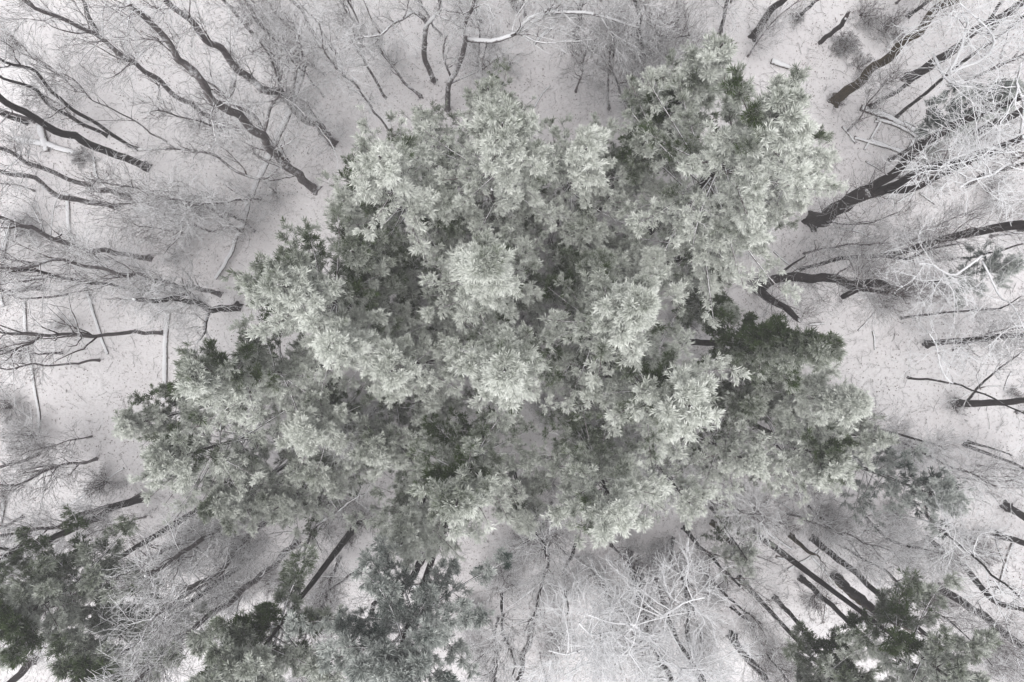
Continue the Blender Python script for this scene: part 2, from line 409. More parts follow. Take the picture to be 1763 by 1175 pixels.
    v = np.stack([st, mid + wv, tip, mid - wv], axis=2).reshape(-1, 3)
    q = np.arange(m * nb * 4).reshape(-1, 4)
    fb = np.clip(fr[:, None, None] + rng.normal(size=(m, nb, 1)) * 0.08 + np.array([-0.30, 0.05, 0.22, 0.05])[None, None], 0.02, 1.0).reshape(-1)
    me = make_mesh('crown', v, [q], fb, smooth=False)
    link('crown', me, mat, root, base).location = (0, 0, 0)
    return root

# ------------------------------------------------------------------ ground
def ground():
    n = 260; xs = np.linspace(-130, 130, n)
    # finer in the middle
    xs = np.sign(xs) * (np.abs(xs) / 130) ** 1.6 * 130
    X, Y = np.meshgrid(xs, xs, indexing='ij')
    Z = gz(X, Y) + 0.02 * np.sin(X * 3.1 + Y * 1.7) * np.cos(Y * 2.3 - X)
    v = np.stack([X, Y, Z], -1).reshape(-1, 3); i = np.arange(n * n).reshape(n, n)
    q = np.stack([i[:-1, :-1], i[1:, :-1], i[1:, 1:], i[:-1, 1:]], -1).reshape(-1, 4)
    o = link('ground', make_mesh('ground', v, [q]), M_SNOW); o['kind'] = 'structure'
ground()

def leaf_litter():
    n = 75000
    x = rng.uniform(-34, 34, n); y = rng.uniform(-24, 24, n)
    nz = np.sin(x * 0.5 + 2) * np.cos(y * 0.6) + np.sin(x * 1.3 - y * 0.9) * 0.6 + rng.normal(size=n) * 0.8
    k = nz > -0.3; x, y = x[k], y[k]; n = len(x)
    s = rng.uniform(0.012, 0.05, n); a = rng.uniform(0, 6.28, n)
    u = np.stack([np.cos(a), np.sin(a), rng.normal(size=n) * 0.4], -1) * s[:, None]; w = np.stack([-np.sin(a), np.cos(a), rng.normal(size=n) * 0.4], -1) * (s * 0.55)[:, None]
    c = np.stack([x, y, gz(x, y) + 0.035], -1)
    v = np.stack([c - u, c + w, c + u * 1.1, c - w * 0.9], 1).reshape(-1, 3)
    o = link('leaf_litter', make_mesh('leaf_litter', v, [np.arange(4 * n).reshape(-1, 4)], smooth=False), M_LEAF); o['kind'] = 'stuff'
    o['label'] = 'small brown dead leaves scattered over the snow'
    # fine dead twigs lying on the snow
    n = 19000
    x = rng.uniform(-34, 34, n); y = rng.uniform(-24, 24, n)
    keep = rng.random(n) < np.where(x > 8, 0.95, 0.45) * np.where(y < -7, 1.4, 0.8); x, y = x[keep], y[keep]; n = len(x)
    a = rng.uniform(0, 6.28, n); L = rng.uniform(0.15, 0.9, n)
    st = np.zeros((n, 4, 3)); st[:, 0] = np.stack([x, y, gz(x, y) + 0.03], -1)
    for i in range(1, 4):
        a = a + rng.normal(size=n) * 0.35
        st[:, i] = st[:, i - 1] + np.stack([np.cos(a), np.sin(a), np.zeros(n)], -1) * (L / 3)[:, None]
        st[:, i, 2] = gz(st[:, i, 0], st[:, i, 1]) + 0.03 + rng.uniform(0, 0.05, n)
    R = np.repeat(rng.uniform(0.006, 0.016, n)[:, None], 4, 1) * np.linspace(1, .5, 4)[None]
    C2, R2 = spawn(st, R, 2, 0.2, 0.9, 0.1, 0.35, 40, 0.2, k=3, up=0.0, flat=0.9, rmin=0.004)
    ac = Acc(); ac.add(*tubes(st, R, 3, 0.0)); ac.add(*tubes(C2, R2, 3, 0.0))
    o = link('dead_twigs', ac.mesh('dead_twigs'), M_TWIG); o['kind'] = 'stuff'; o['label'] = 'thin dead twigs strewn over the snow'
leaf_litter()

# ------------------------------------------------------------------ pines: apex pixel, height, crown radius, label
PINES = [
 (652,268,17,3.5,'tall pale frosted pine at the upper left corner of the stand', {}),
 (865,212,17,3.5,'tall frosted pine directly below the crooked trunk pair at the upper edge of the stand', {}),
 (1352,190,19,4.9,'largest frosted pine with a broad pale crown, upper right', dict(frost=.66,dens=1.15)),
 (1195,125,13,2.1,'olive green pine with little frost beside the largest pale pine', dict(frost=-.02,wind=.1)),
 (1290,375,15,3.1,'frosted pine just below the largest pine, facing the dark forked trunk', {}),
 (832,452,19.5,2.5,'crisp pale pine in mid stand with a dark bare trunk just above it', dict(frost=.66)),
 (1100,525,20,2.9,'crisp white pine right of the centre with a sharp star shaped crown', dict(frost=.66)),
 (478,490,18,3.6,'frosted pine with a dark upper side at the left shoulder of the stand', dict(frost=.45,wind=.5)),
 (572,592,17,2.5,'pale pine tucked below the dark sided pine on the left of the stand', dict(frost=.66)),
 (868,640,20.5,2.6,'frosted pine at the very centre of the picture, pale yellowish tip', dict(frost=.64)),
 (672,640,15,2.7,'frosted pine filling the space left of the central pine', {}),
 (325,650,17,3.4,'hazy frosted pine at the left end of the stand with dark green gaps', dict(frost=.42,wind=.42)),
 (275,795,13,3.8,'low misty pine at the lower left end of the stand', dict(frost=.55)),
 (1190,700,19,3.3,'broad pale pine below and right of the star shaped one', dict(frost=.68,dens=1.1)),
 (1422,600,16,1.75,'dark green almost unfrosted pine in the snow beside the crooked stump roots', dict(frost=-.25,wind=.42,z0=.46,dens=1.2)),
 (1480,695,13.5,2.4,'small pale pine just below the dark green pine at the right end of the stand', dict(frost=.72)),
 (1440,800,12,3.5,'frosted pine at the lower right corner of the stand above the cut trunks', dict(frost=.6)),
 (785,872,18,2.9,'frosted pine with a dark green heart at the bottom of the stand', dict(frost=.46,wind=.45)),
 (1065,895,18,3.0,'frosted pine at the bottom of the stand, olive green above', dict(frost=.46,wind=.5)),
 (520,745,13,2.9,'frosted pine between the misty low pine and the centre of the stand', {}),
 (400,1185,17,3.5,'dark green pine at the bottom edge, left of the blue green one', dict(frost=.25,wind=.35,z0=.72,dens=1.7)),
 (665,1180,18,3.4,'blue green pine at the bottom edge beside the thick leaning trunk', dict(frost=.36,wind=.2,mat=M_NEEDLE_BLUE,z0=.74,dens=1.7)),
 (0,1085,15,3.2,'dark olive pine at the left edge near the bottom corner', dict(frost=.16,wind=.3,z0=.7,dens=1.6)),
 (140,1175,14,3.6,'dark grey green pine in the bottom left corner', dict(frost=.28,wind=.2,z0=.62,dens=1.6)),
 (1665,1190,16,3.3,'green pine with frosted tips at the bottom right edge', dict(frost=.35,wind=.4,z0=.74,dens=1.5)),
 (1475,1215,13,2.6,'dark green pine at the bottom edge behind the long cut trunks', dict(frost=.25,wind=.35,z0=.72,dens=1.7)),
 (1287,965,7.5,1.9,'small sparse young pine standing alone between slanting cut trunks', dict(frost=.4,dens=.6)),
 (1640,865,11,2.9,'grey green pine half hidden under a white twig crown at the right', dict(frost=.34,wind=.1,mat=M_NEEDLE_BLUE,dens=.8)),
 (1752,150,9,1.6,'green pine at the right edge near the top corner among white boughs', dict(frost=.36,mat=M_NEEDLE_BLUE)),
 (1748,455,7,1.8,'small grey green pine alone at the right edge', dict(frost=.3,dens=.7,mat=M_NEEDLE_BLUE)),
 (1010,255,14,2.9,'frosted pine between the trunk pair pine and the largest pine', {}),
 (1112,242,12,2.2,'shaded frosted pine under the bare twigs at the top of the stand', dict(frost=.45)),
 (1012,392,11,2.3,'low frosted pine in the hollow above the star shaped pine', dict(dens=.65,frost=.42)),
 (604,432,14.5,1.9,'dark green pine between two pale crowns on the upper left of the stand', dict(frost=.0,wind=.2)),
 (1035,452,14,1.5,'dark green pine top peeping out above the star shaped pine', dict(frost=.0,wind=.2)),
 (760,540,9,2.5,'low grey pine in the gap left of the centre pine pair', dict(dens=.65,frost=.4)),
 (672,482,9,2.2,'low grey pine beneath the dark green pine on the left of the stand', dict(dens=.65,frost=.4)),
 (925,505,8,2.1,'low grey pine in the gap between the two crisp centre pines', dict(dens=.65,frost=.36)),
 (742,722,9,2.7,'low grey pine below the centre left pines with a dark broken log beside it', dict(dens=.65,frost=.42)),
 (1012,640,9,2.2,'low grey pine in the hollow between the central pine and the broad pale pine', dict(dens=.65,frost=.4)),
 (545,820,9,2.0,'low frosted pine over the crooked branch at the lower left of the stand', dict(frost=.45)),
 (1128,445,12,2.2,'frosted pine wedged between the star shaped pine and the pine above it', {}),
 (640,780,11,2.6,'frosted pine left of the dark hearted pine at the bottom of the stand', dict(frost=.5)),
 (1190,870,13,3.0,'frosted pine below the broad pale pine with fine feathery tips', dict(frost=.62,tuft=.15)),
 (1300,800,12,2.7,'feathery frosted pine between the broad pale pine and the lower right corner pine', dict(frost=.6,tuft=.15)),
 (1256,540,9,1.3,'small dark green pine left of the crooked stump roots', dict(frost=.02,wind=.1)),
 (1300,700,10,1.2,'small dark green pine below the almost unfrosted one', dict(frost=.0,wind=.1)),
 (690,940,13,2.8,'pale pine above the thick leaning trunk at the bottom of the stand', dict(frost=.6)),
 (365,880,11,3.0,'misty frosted pine just above the crooked slanting trunk at lower left', dict(frost=.5)),
 (885,345,11,2.2,'low frosted pine under the middle of the upper row of pines', dict(frost=.45)),
 (1400,300,13,3.1,'frosted pine on the right flank of the largest pine facing the log pile', dict(frost=.62)),
 (760,345,13,2.2,'frosted pine in the notch between the two tall upper left pines', dict(frost=.5)),
 (590,345,12,2.0,'frosted pine at the left foot of the tall upper left pine', dict(frost=.55)),
 (840,150,12,2.4,'sparse grey pine top at the upper edge of the stand by the crooked pair', dict(frost=.42,dens=.7)),
 (725,205,11,2.3,'sparse olive grey pine around the foot of the crooked trunk pair', dict(frost=.34,dens=.7)),
 (1245,75,15,2.2,'feathery pale pine tip at the top of the stand left of the largest pine', dict(frost=.6)),
 (215,735,10,2.6,'hazy grey green pine at the far left tip of the stand', dict(frost=.45,dens=.8)),
 (470,880,9,2.3,'low misty pine at the lower left rim of the stand above the snaking trunk', dict(frost=.5)),
 (1255,455,9,1.8,'low pale pine left of the crooked stump roots', dict(frost=.5,dens=.8)),
 (1520,760,9,2.2,'low frosted pine at the far right tip of the stand', dict(frost=.55,dens=.8)),
 (905,900,9,2.0,'low frosted pine right of the dark hearted pine', dict(frost=.5)),
]
for (a_, b_, h_, R_, lab_, kw_) in PINES:
    pine(a_, b_, h_, R_, lab_, **kw_)

# ------------------------------------------------------------------ bare trees: path in photograph pixels, base first
LFT = dict(frost=.22, mat=M_HAZE_PALE, twig=.007, crook=.13)
T = bare_tree
T([(375,215),(306,163),(252,126),(204,89),(163,61),(102,27),(41,0)], 'longest pale grey trunk slanting to the top left corner, covered in fine frost twigs', r=0.118, h=19, cs=.25, n1=34, l1=(1.2,3.0), **LFT)
T([(255,288),(190,262),(120,235),(60,205),(0,167)], 'smooth dark straight trunk leaning to the left edge, few twigs', r=.2, h=18, cs=.55, n1=12, frost=.25)
T([(238,258),(150,205),(92,158),(60,125),(0,102)], 'slender dark sapling just above the smooth dark trunk', r=.09, h=15, cs=.3, n1=16, frost=.4)
T([(186,236),(95,187),(55,152),(0,132)], 'thin trunk with a tuft of dark twigs near the left edge', r=.09, h=14, cs=.5, n1=22, frost=.25)
T([(48,212),(0,198),(-40,186)], 'short piece of thin trunk at the left edge below the dark twig tuft', r=.12, h=12, cs=.6, n1=8, frost=.4)
T([(228,341),(170,325),(102,305),(40,272),(0,257)], 'rough frosted trunk running left below the smooth dark one', r=0.118, h=18, cs=.2, n1=26, l1=(.8,2.2), **LFT)
T([(204,358),(130,345),(90,330),(57,307),(0,296)], 'dark bent trunk reaching the left edge below the rough frosted one', r=0.139, h=17, cs=.35, n1=14, frost=.45, mat=M_HAZE_PALE)
T([(262,445),(205,438),(150,430),(95,413),(50,392),(0,373)], 'frosted trunk with a shaggy frost clump crossing the pale fallen log', r=0.133, h=17, cs=.4, n1=24, **LFT)
T([(544,328),(511,300),(480,270),(452,236),(420,210),(385,185),(343,140),(306,114),(298,85),(280,58),(245,20),(225,-5)], 'big twisting oak whose base stands left of the tall upper left pine', r=.2, h=17, cs=.15, n1=22, l1=(1.2,3.4),
  limbs=[(3,9,.09,[(470,262),(440,200),(400,180),(372,150),(330,130)],10),(2,7,.08,[(487,280),(455,309),(409,296),(371,269),(323,260),(238,257)],9),(1.5,5,.1,[(520,308),(490,290),(443,269),(430,250)],6),(5,12,.07,[(452,236),(470,180),(483,160),(470,110),(446,70)],10)], **LFT)
T([(575,250),(550,222),(524,201),(483,167),(443,143),(409,116),(370,80),(330,40),(290,0)], 'frosted trunk beside the tall upper left pine, slanting up through the twig network', r=.19, h=18, cs=.15, n1=26, l1=(1.2,3.2),
  limbs=[(4,11,.08,[(483,167),(480,120),(475,75),(440,34),(420,0)],12),(4,9,.07,[(500,180),(512,120),(521,100),(504,34)],9)], **LFT)
T([(443,65),(415,35),(381,0)], 'slim grey trunk entering from the top edge, left of two thin parallel stems', r=0.091, h=15, cs=.3, n1=14, **LFT)
T([(552,82),(530,45),(507,0)], 'slim straight trunk at the top edge, left one of a close pair', r=0.083, h=15, cs=.5, n1=8, **LFT)
T([(577,92),(550,50),(521,7)], 'very thin stem at the top edge, right one of a close pair', r=0.035, h=12, cs=.3, n1=10, **LFT)
T([(559,168),(521,122),(477,75),(439,34)], 'thin sapling crossing the frosted twig network below the close pair of stems', r=0.042, h=13, cs=.2, n1=18, **LFT)
T([(289,246),(250,222),(215,200),(180,184),(150,160)], 'thin sapling left of the round stone speck on the open snow', r=0.042, h=10, cs=.2, n1=12, **LFT)
T([(372,397),(306,388),(259,356),(204,350)], 'thin bowed sapling below the open snow patch on the left', r=0.056, h=8, cs=.15, n1=14, **LFT)
T([(440,398),(400,372),(340,352),(280,340)], 'low twiggy frosted tree left of the pine stand above the snow covered log end', r=0.076, h=8, cs=.1, n1=22, l1=(.8,2.2), **LFT)
T([(168,60),(155,28),(143,0)], 'short dark stem leaning to the top edge beside the longest grey trunk', r=.1, h=14, cs=.6, n1=8, frost=.3)
T([(232,44),(205,22),(177,0)], 'very thin stem near the top left corner right of the longest grey trunk', r=0.035, h=12, cs=.3, n1=12, **LFT)
T([(748,142),(733,105),(729,68),(735,41),(759,22),(760,-6)], 'crooked dark trunk above the pine stand, left one of the crooked pair', r=0.139, h=11, cs=.75, n1=8, frost=.35, mat=M_HAZE_PALE,
  limbs=[(6,9,.1,[(735,41),(728,30),(711,22),(696,32),(675,41),(653,60),(624,63)],12)])
T([(771,192),(772,153),(784,129),(798,82),(801,61),(813,0)], 'dark trunk with a long snow lined limb, right one of the crooked pair', r=0.139, h=15, cs=.5, n1=14, frost=.35, mat=M_HAZE_PALE,
  limbs=[(7,9,.12,[(800,68),(815,71),(852,70),(890,56),(907,34),(944,22),(1005,22),(1053,34),(1100,48)],20),(3,8,.06,[(778,140),(765,100),(770,60)],8),(3,6,.05,[(775,145),(830,120),(865,95)],8)])
T([(665,171),(640,130),(624,95),(619,51),(597,0)], 'thin arching sapling above the tall upper left pine', r=0.066, h=13, cs=.2, n1=16, frost=.35, mat=M_HAZE_PALE)
T([(675,232),(648,197),(617,153),(590,129),(560,90)], 'thin straight sapling rising out of the tall upper left pine', r=0.057, h=13, cs=.2, n1=18, frost=.4, mat=M_HAZE_PALE)
T([(893,14),(885,0),(872,-25)], 'thick short trunk foot at the top edge above the trunk pair pine', r=0.221, h=12, cs=.9, n1=4, frost=.3, mat=M_HAZE_PALE)
T([(995,74),(990,55),(994,40),(1002,0)], 'stout curved trunk entering at the top edge among grey twigs', r=0.156, h=12, cs=.2, n1=20, frost=.35, mat=M_HAZE_PALE)
T([(1164,24),(1170,0),(1178,-30)], 'trunk foot at the top edge left of the largest pine', r=0.123, h=13, cs=.4, n1=18, l1=(1.5,3.5), frost=.4, mat=M_HAZE_PALE)
T([(1048,190),(1047,155),(1048,118),(1055,70)], 'thin upright sapling standing alone above the upper row of pines', r=0.074, h=9, cs=.25, n1=16, frost=.35, mat=M_HAZE_PALE)
T([(1086,196),(1100,150),(1108,102),(1101,61),(1099,17)], 'wide forked bare tree filling the top middle with fine purple grey twigs', r=.14, h=14, cs=.12, n1=60, l1=(1.2,3.2), n2=9, n3=6, frost=.12,
  limbs=[(1.5,6,.07,[(1088,190),(1070,165),(1062,140),(1050,110)],16),(2,8,.08,[(1095,170),(1125,140),(1140,90),(1150,50)],26),(5,9,.05,[(1105,90),(1140,75),(1190,60)],20)])
T([(1296,64),(1313,41),(1326,17),(1354,0),(1380,-30)], 'dark trunk entering from the top edge above the largest pine', r=.2, h=14, cs=.6, n1=10, frost=.15)
T([(1238,60),(1246,25),(1256,0)], 'twiggy dark stem at the top edge just above the largest pine tip', r=.1, h=12, cs=.15, n1=22, frost=.15)
T([(1436,177),(1470,145),(1503,116),(1572,61),(1640,0)], 'thick mossy brown trunk slanting to the top edge at upper right', r=.25, h=19, cs=.35, n1=16, frost=.1, mat=M_BROWN)
T([(1493,187),(1538,163),(1572,133),(1620,104),(1684,51)], 'slim dark trunk whose foot touches the end of the log pile', r=.11, h=17, cs=.4, n1=14, frost=.3)
T([(1560,140),(1600,112),(1633,92),(1684,51),(1742,17)], 'thick dark trunk right of the mossy brown one', r=.24, h=19, cs=.45, n1=18, frost=.35)
T([(1578,252),(1633,218),(1674,191),(1725,170),(1763,150)], 'dark trunk starting at the far end of the log pile', r=.16, h=18, cs=.4, n1=14, frost=.4)
T([(1674,232),(1708,215),(1742,197),(1790,175)], 'dark trunk near the right edge above the forked trunk', r=.2, h=18, cs=.5, n1=14, frost=.45)
T([(1397,383),(1420,370),(1452,353),(1493,333)], 'big dark trunk that forks into three long stems, upper right', r=.36, h=6.2, cs=.2, n1=22, l1=(1.0,2.4), n2=5, n3=3, frost=-.1, rtop=.8, up=.05, crook=.02,
  limbs=[(5.3,14,.21,[(1484,336),(1510,318),(1538,300),(1572,266),(1640,218),(1708,188),(1763,165)],8),(5.5,15,.22,[(1486,339),(1538,321),(1589,293),(1640,281),(1708,257),(1763,236)],8),
         (7.4,14,.16,[(1530,328),(1572,326),(1623,300),(1674,276),(1742,258)],8),(1.0,4,.05,[(1420,378),(1450,386),(1497,384),(1555,364)],12)])
T([(1590,592),(1650,588),(1710,582),(1763,576)], 'straight dark trunk pointing at the right edge halfway down', r=.16, h=15, cs=.15, n1=26, l1=(.8,2.2), frost=.5, crook=.015)
T([(1642,693),(1690,694),(1763,690),(1800,688)], 'bare dark trunk at the right edge with a slanting side limb', r=.19, h=13, cs=.7, n1=12, frost=.35,
  limbs=[(1,7,.07,[(1662,693),(1684,668),(1708,645),(1759,608)],8)])
T([(1374,464,.8),(1420,453,2),(1469,443,3.5),(1527,439,5),(1595,422,7),(1640,408,8.5),(1708,393,10.5),(1763,391,12)], 'long dark leaning tree reaching right above the crooked stump roots', r=.08, h=14, cs=.2, n1=30, frost=.0, rtop=2.4, l1=(.8,2.2),
  limbs=[(5,9,.07,[(1527,443),(1560,447),(1600,430),(1655,418)],8)])
T([(1308,500),(1318,490,.8),(1333,482,1.2),(1365,478,2.2),(1401,477,3.4),(1435,479,4.6),(1463,489,5.6),(1524,493,7.5),(1545,502,8.3)], 'crooked stump rooted tree with one stem bowing right and one leaning down', r=.25, h=9, cs=.15, n1=34, l1=(.8,2.0), frost=-.05, rtop=.6, up=.0,
  limbs=[(.5,5,.24,[(1304,500),(1326,515),(1354,532),(1376,552)],12),(.8,3.5,.08,[(1335,478),(1360,458),(1389,439)],0),(6.5,9,.12,[(1450,512),(1480,498),(1510,503),(1541,505)],20)])
T([(1548,548),(1600,541),(1657,536),(1720,532)], 'thin crooked sapling on open snow above the straight dark trunk at the right', r=.06, h=9, cs=.1, n1=20, l1=(.6,1.5), frost=.4, crook=.015)
T([(1463,724),(1500,735),(1524,741),(1590,760)], 'low dark sapling on the snow right of the stand, mostly twigs', r=.08, h=8, cs=.1, n1=26, l1=(.8,2.2), frost=.5)
T([(1658,764),(1690,777),(1715,788),(1763,808)], 'short dark cut stem near the right edge, lower one of two', r=.1, h=9, cs=.8, n1=3, frost=.1)
T([(1664,760),(1680,765),(1694,769)], 'short dark cut stem near the right edge, upper one of two', r=.08, h=3.5, cs=.8, n1=0, frost=.1)
T([(1711,921),(1740,930),(1775,941)], 'dark trunk entering at the right edge in the lower quarter', r=.17, h=12, cs=.7, n1=8, frost=.2)
T([(1729,868),(1750,882),(1775,897)], 'dark trunk at the right edge above the lower quarter trunk', r=.2, h=13, cs=.3, n1=14, frost=.3)
T([(1595,928),(1640,962),(1674,990),(1708,1030),(1763,1052)], 'dark bending trunk running to the right edge near the bottom corner', r=.17, h=16, cs=.25, n1=22, frost=.3)
T([(1616,1010),(1691,1061),(1763,1115)], 'thick shaggy trunk slanting into the bottom right corner', r=.2, h=18, cs=.15, n1=30, l1=(.6,1.6), frost=.05)
T([(1177,909),(1210,946),(1245,983),(1279,1013)], 'thin dark trunk left of the small sparse pine', r=.12, h=9, cs=.35, n1=10, frost=.1)
T([(1226,901),(1250,926),(1275,949)], 'olive brown cut trunk above the small sparse pine', r=.14, h=5.5, cs=.7, n1=4, frost=.0, mat=M_BROWN, crook=.015)
T([(1360,921),(1378,938),(1395,952)], 'short olive brown cut trunk beside the long straight one', r=.12, h=3.6, cs=.8, n1=3, frost=.0, mat=M_BROWN, crook=.015)
T([(1398,927),(1430,952),(1469,983),(1515,1025),(1555,1064)], 'long straight dark cut trunk, the upper of the slanting row at lower right', r=.17, h=12, cs=.8, n1=5, frost=.0, crook=.015)
T([(1377,996),(1405,1018),(1429,1041),(1465,1075),(1497,1105)], 'long straight dark cut trunk, below the hollow black snag at lower right', r=.15, h=13, cs=.7, n1=8, frost=.0, crook=.015)
T([(1452,942),(1485,962),(1524,983),(1550,1008),(1572,1027),(1640,1075)], 'very thin dark stem with spreading twigs right of the long straight cut trunk', r=.06, h=12, cs=.25, n1=24, l1=(1.0,3.0), frost=.15, crook=.015)
T([(1197,969),(1225,1000),(1255,1027),(1285,1056)], 'thin wavy stem right of the white crowned tree at the bottom', r=.07, h=9, cs=.3, n1=12, frost=.15)
T([(1257,1044),(1275,1058),(1289,1071),(1305,1100),(1318,1124)], 'thin curved dark stem near the bottom edge right of the white crowned tree', r=.08, h=10, cs=.4, n1=12, frost=.1)
T([(1333,1027),(1352,1050),(1374,1075),(1429,1146)], 'straight dark trunk passing the dark green pine at the bottom edge', r=.13, h=15, cs=.5, n1=10, frost=.2, crook=.015)
T([(1257,1092),(1285,1130),(1313,1167),(1330,1190)], 'thick black ragged trunk at the bottom edge with a brown twig mass', r=.2, h=12, cs=.1, n1=40, l1=(.8,2.0), n2=8, frost=.0)
T([(1080,952),(1091,996),(1108,1061),(1122,1110)], 'thick dark trunk carrying the big white frosted crown at the bottom edge', r=.2, h=15.5, cs=.7, n1=10, l1=(1.4,2.8), l2=(.7,1.6), n2=8, n3=5, n4=0, frost=1.0, rcap=2, limbs=[(13.5,16,.05,[(1125,1100),(1108,1090),(1091,1076),(1050,1072),(1010,1060)],11),(13.5,16,.055,[(1122,1098),(1098,1112),(1057,1088),(1023,1095),(997,1071)],11),(13.5,16,.05,[(1125,1110),(1085,1125),(1046,1129),(1009,1115),(975,1126),(944,1120)],11),(13.5,15.5,.05,[(1120,1095),(1138,1064),(1155,1054),(1180,1037),(1215,1030)],11),(13.5,16,.05,[(1120,1098),(1138,1132),(1170,1150),(1210,1150)],11),(13.5,15.5,.045,[(1115,1090),(1043,1143),(1009,1143),(970,1165)],11)], wander=.26, ang=75, up=.02, twig=.008)
T([(1125,993),(1145,1047),(1166,1098)], 'dark trunk under the big white frosted crown, right of its thick trunk', r=.14, h=14, cs=.5, n1=8, l1=(1.0,2.2), frost=.3, wander=.24)
T([(1036,993),(1048,1040),(1057,1075)], 'thin dark trunk left under the big white frosted crown', r=.08, h=12, cs=.3, n1=10, frost=.2)
T([(1176,986),(1183,1040),(1190,1130)], 'slender trunk between the white crowned tree and the wavy stem', r=.12, h=15, cs=.5, n1=8, l1=(1.0,2.2), frost=.4, wander=.24)
T([(994,925),(984,955),(975,979),(973,1020),(978,1064)], 'thin crooked stem in the brushy gap below the stand, right of the twin forks', r=.1, h=9, cs=.35, n1=14, frost=.35)
T([(921,862),(922,890),(922,911),(936,940),(941,960)], 'small crooked stem with side forks just below the stand', r=.1, h=6, cs=.25, n1=18, frost=.3,
  limbs=[(2.4,4,.05,[(922,911),(905,935),(893,950)],6),(2,5,.05,[(925,915),(955,935),(978,958)],6)])
T([(945,935),(940,985),(920,1050),(905,1090)], 'bare stem with thin arms above the thick bottom edge trunk', r=.08, h=9, cs=.2, n1=20, frost=.4)
T([(922,1060),(912,1095),(903,1129),(893,1165)], 'thick grey trunk reaching the bottom edge left of the big white crown', r=0.180, h=13, cs=.2, n1=16, l1=(.8,2.0), frost=.3, mat=M_HAZE_PALE, wander=.24)
T([(866,1020),(864,1060),(866,1092),(886,1132),(880,1165)], 'wavy thin stem near the bottom edge, right one beside blue green pine', r=.09, h=9, cs=.2, n1=14, frost=.3)
T([(859,1062),(852,1095),(855,1130),(852,1165)], 'wavy thin stem near the bottom edge, left one beside blue green pine', r=.07, h=8, cs=.3, n1=12, frost=.4)
T([(733,949),(722,970),(709,993),(690,1025),(668,1064)], 'thick dark leaning trunk in front of the blue green pine', r=.2, h=13, cs=.6, n1=10, frost=.05)
T([(672,1003),(655,1030),(631,1068)], 'short dark trunk left of the thick leaning one above the blue green pine', r=.15, h=11, cs=.6, n1=8, frost=.1)
T([(1158,925),(1156,945),(1155,966),(1167,985),(1179,1008)], 'small forked dark stem just below the pine stand right of its white tip', r=.08, h=6, cs=.2, n1=14, frost=.25)
T([(252,857),(204,870),(153,898),(110,918),(68,935),(0,964)], 'dark trunk slanting to the left edge, lower of two parallel trunks', r=.19, h=17, cs=.15, n1=34, l1=(.8,2.4), frost=.5,
  limbs=[(8,12,.1,[(72,934),(45,935),(20,948),(-10,940)],5)])
T([(245,853),(187,872),(102,901),(50,915),(0,930)], 'thinner trunk slanting to the left edge, upper of two parallel trunks', r=0.098, h=17, cs=.15, n1=28, l1=(.8,2.4), **LFT)
T([(482,850),(474,878),(439,911),(408,945),(380,985),(330,1010)], 'snaking brown trunk below the misty end of the stand', r=0.164, h=14, cs=.2, n1=40, l1=(1,2.8), n3=6, frost=.35, mat=M_HAZE_PALE)
T([(482,836),(446,865),(402,891),(364,921),(300,960)], 'brown trunk just left of the snaking one', r=0.148, h=14, cs=.2, n1=40, l1=(1,2.8), n3=6, frost=.35, mat=M_HAZE_PALE)
T([(512,934),(477,969),(425,1010),(374,1051),(320,1091)], 'long straight brown trunk pointing to the bottom left corner', r=0.164, h=16, cs=.3, n1=34, l1=(1,2.8), n3=6, frost=.35, mat=M_HAZE_PALE)
T([(524,823),(540,850),(549,878),(545,905),(528,938),(524,975)], 'crooked limb like trunk just below the stand, bending twice', r=0.107, h=9, cs=.4, n1=18, frost=.3, mat=M_HAZE_PALE,
  limbs=[(4,6.5,.08,[(545,905),(575,885),(600,867),(622,852)],6)])
T([(190,1040),(122,1071),(68,1102),(40,1118)], 'dark bare trunk crossing the snow gap at the bottom left corner', r=.15, h=14, cs=.3, n1=14, frost=.25,
  limbs=[(8,12,.09,[(70,1100),(105,1104),(143,1105)],4)])
T([(62,1132),(40,1155),(15,1175)], 'short ragged trunk in the very bottom left corner', r=.2, h=14, cs=.5, n1=8, frost=.3)
T([(412,527),(385,531),(361,530),(330,520),(290,515),(245,520)], 'dark knotty trunk at the left end of the stand', r=.18, h=10, cs=.25, n1=28, l1=(1,2.6), frost=.45, mat=M_BARK,
  limbs=[(1.5,4,.1,[(360,530),(355,552),(354,570),(338,592)],8),(2,7,.08,[(352,524),(320,500),(290,485),(245,480)],12)])
T([(381,507),(340,499),(300,489),(245,478),(170,462)], 'rough frosted trunk just above the dark knotty one', r=0.118, h=16, cs=.15, n1=40, l1=(1,2.8), **LFT)
T([(330,510),(245,499),(170,489),(82,472),(17,466)], 'sheaf of thin straight stems running to the left edge', r=.07, h=17, cs=.25, n1=18, l1=(2,4), ang=14, n2=4, frost=.3)
T([(77,497),(45,499),(10,501),(-30,503)], 'short dark trunk foot at the left edge beside the fallen log', r=0.131, h=12, cs=.6, n1=10, frost=.4, mat=M_HAZE_PALE)
T([(122,507),(85,511),(51,516),(14,507),(-20,495)], 'thin forked stem below the short trunk foot at the left edge', r=0.057, h=12, cs=.4, n1=12, frost=.4, mat=M_HAZE_PALE)
T([(283,573),(235,573),(190,576),(140,578),(95,579),(34,574),(0,570)], 'dark low trunk fanning into many thin stems at the left edge', r=0.098, h=17, cs=.3, n1=26, l1=(2,4.5), ang=20, n2=4, frost=.3, mat=M_HAZE_PALE,
  limbs=[(9,14,.05,[(72,580),(40,596),(0,612)],5)])
T([(174,621),(129,623),(100,628),(72,630),(7,633)], 'thin pale stem on open snow below the fanning trunk', r=0.063, h=13, cs=.3, n1=14, **LFT)
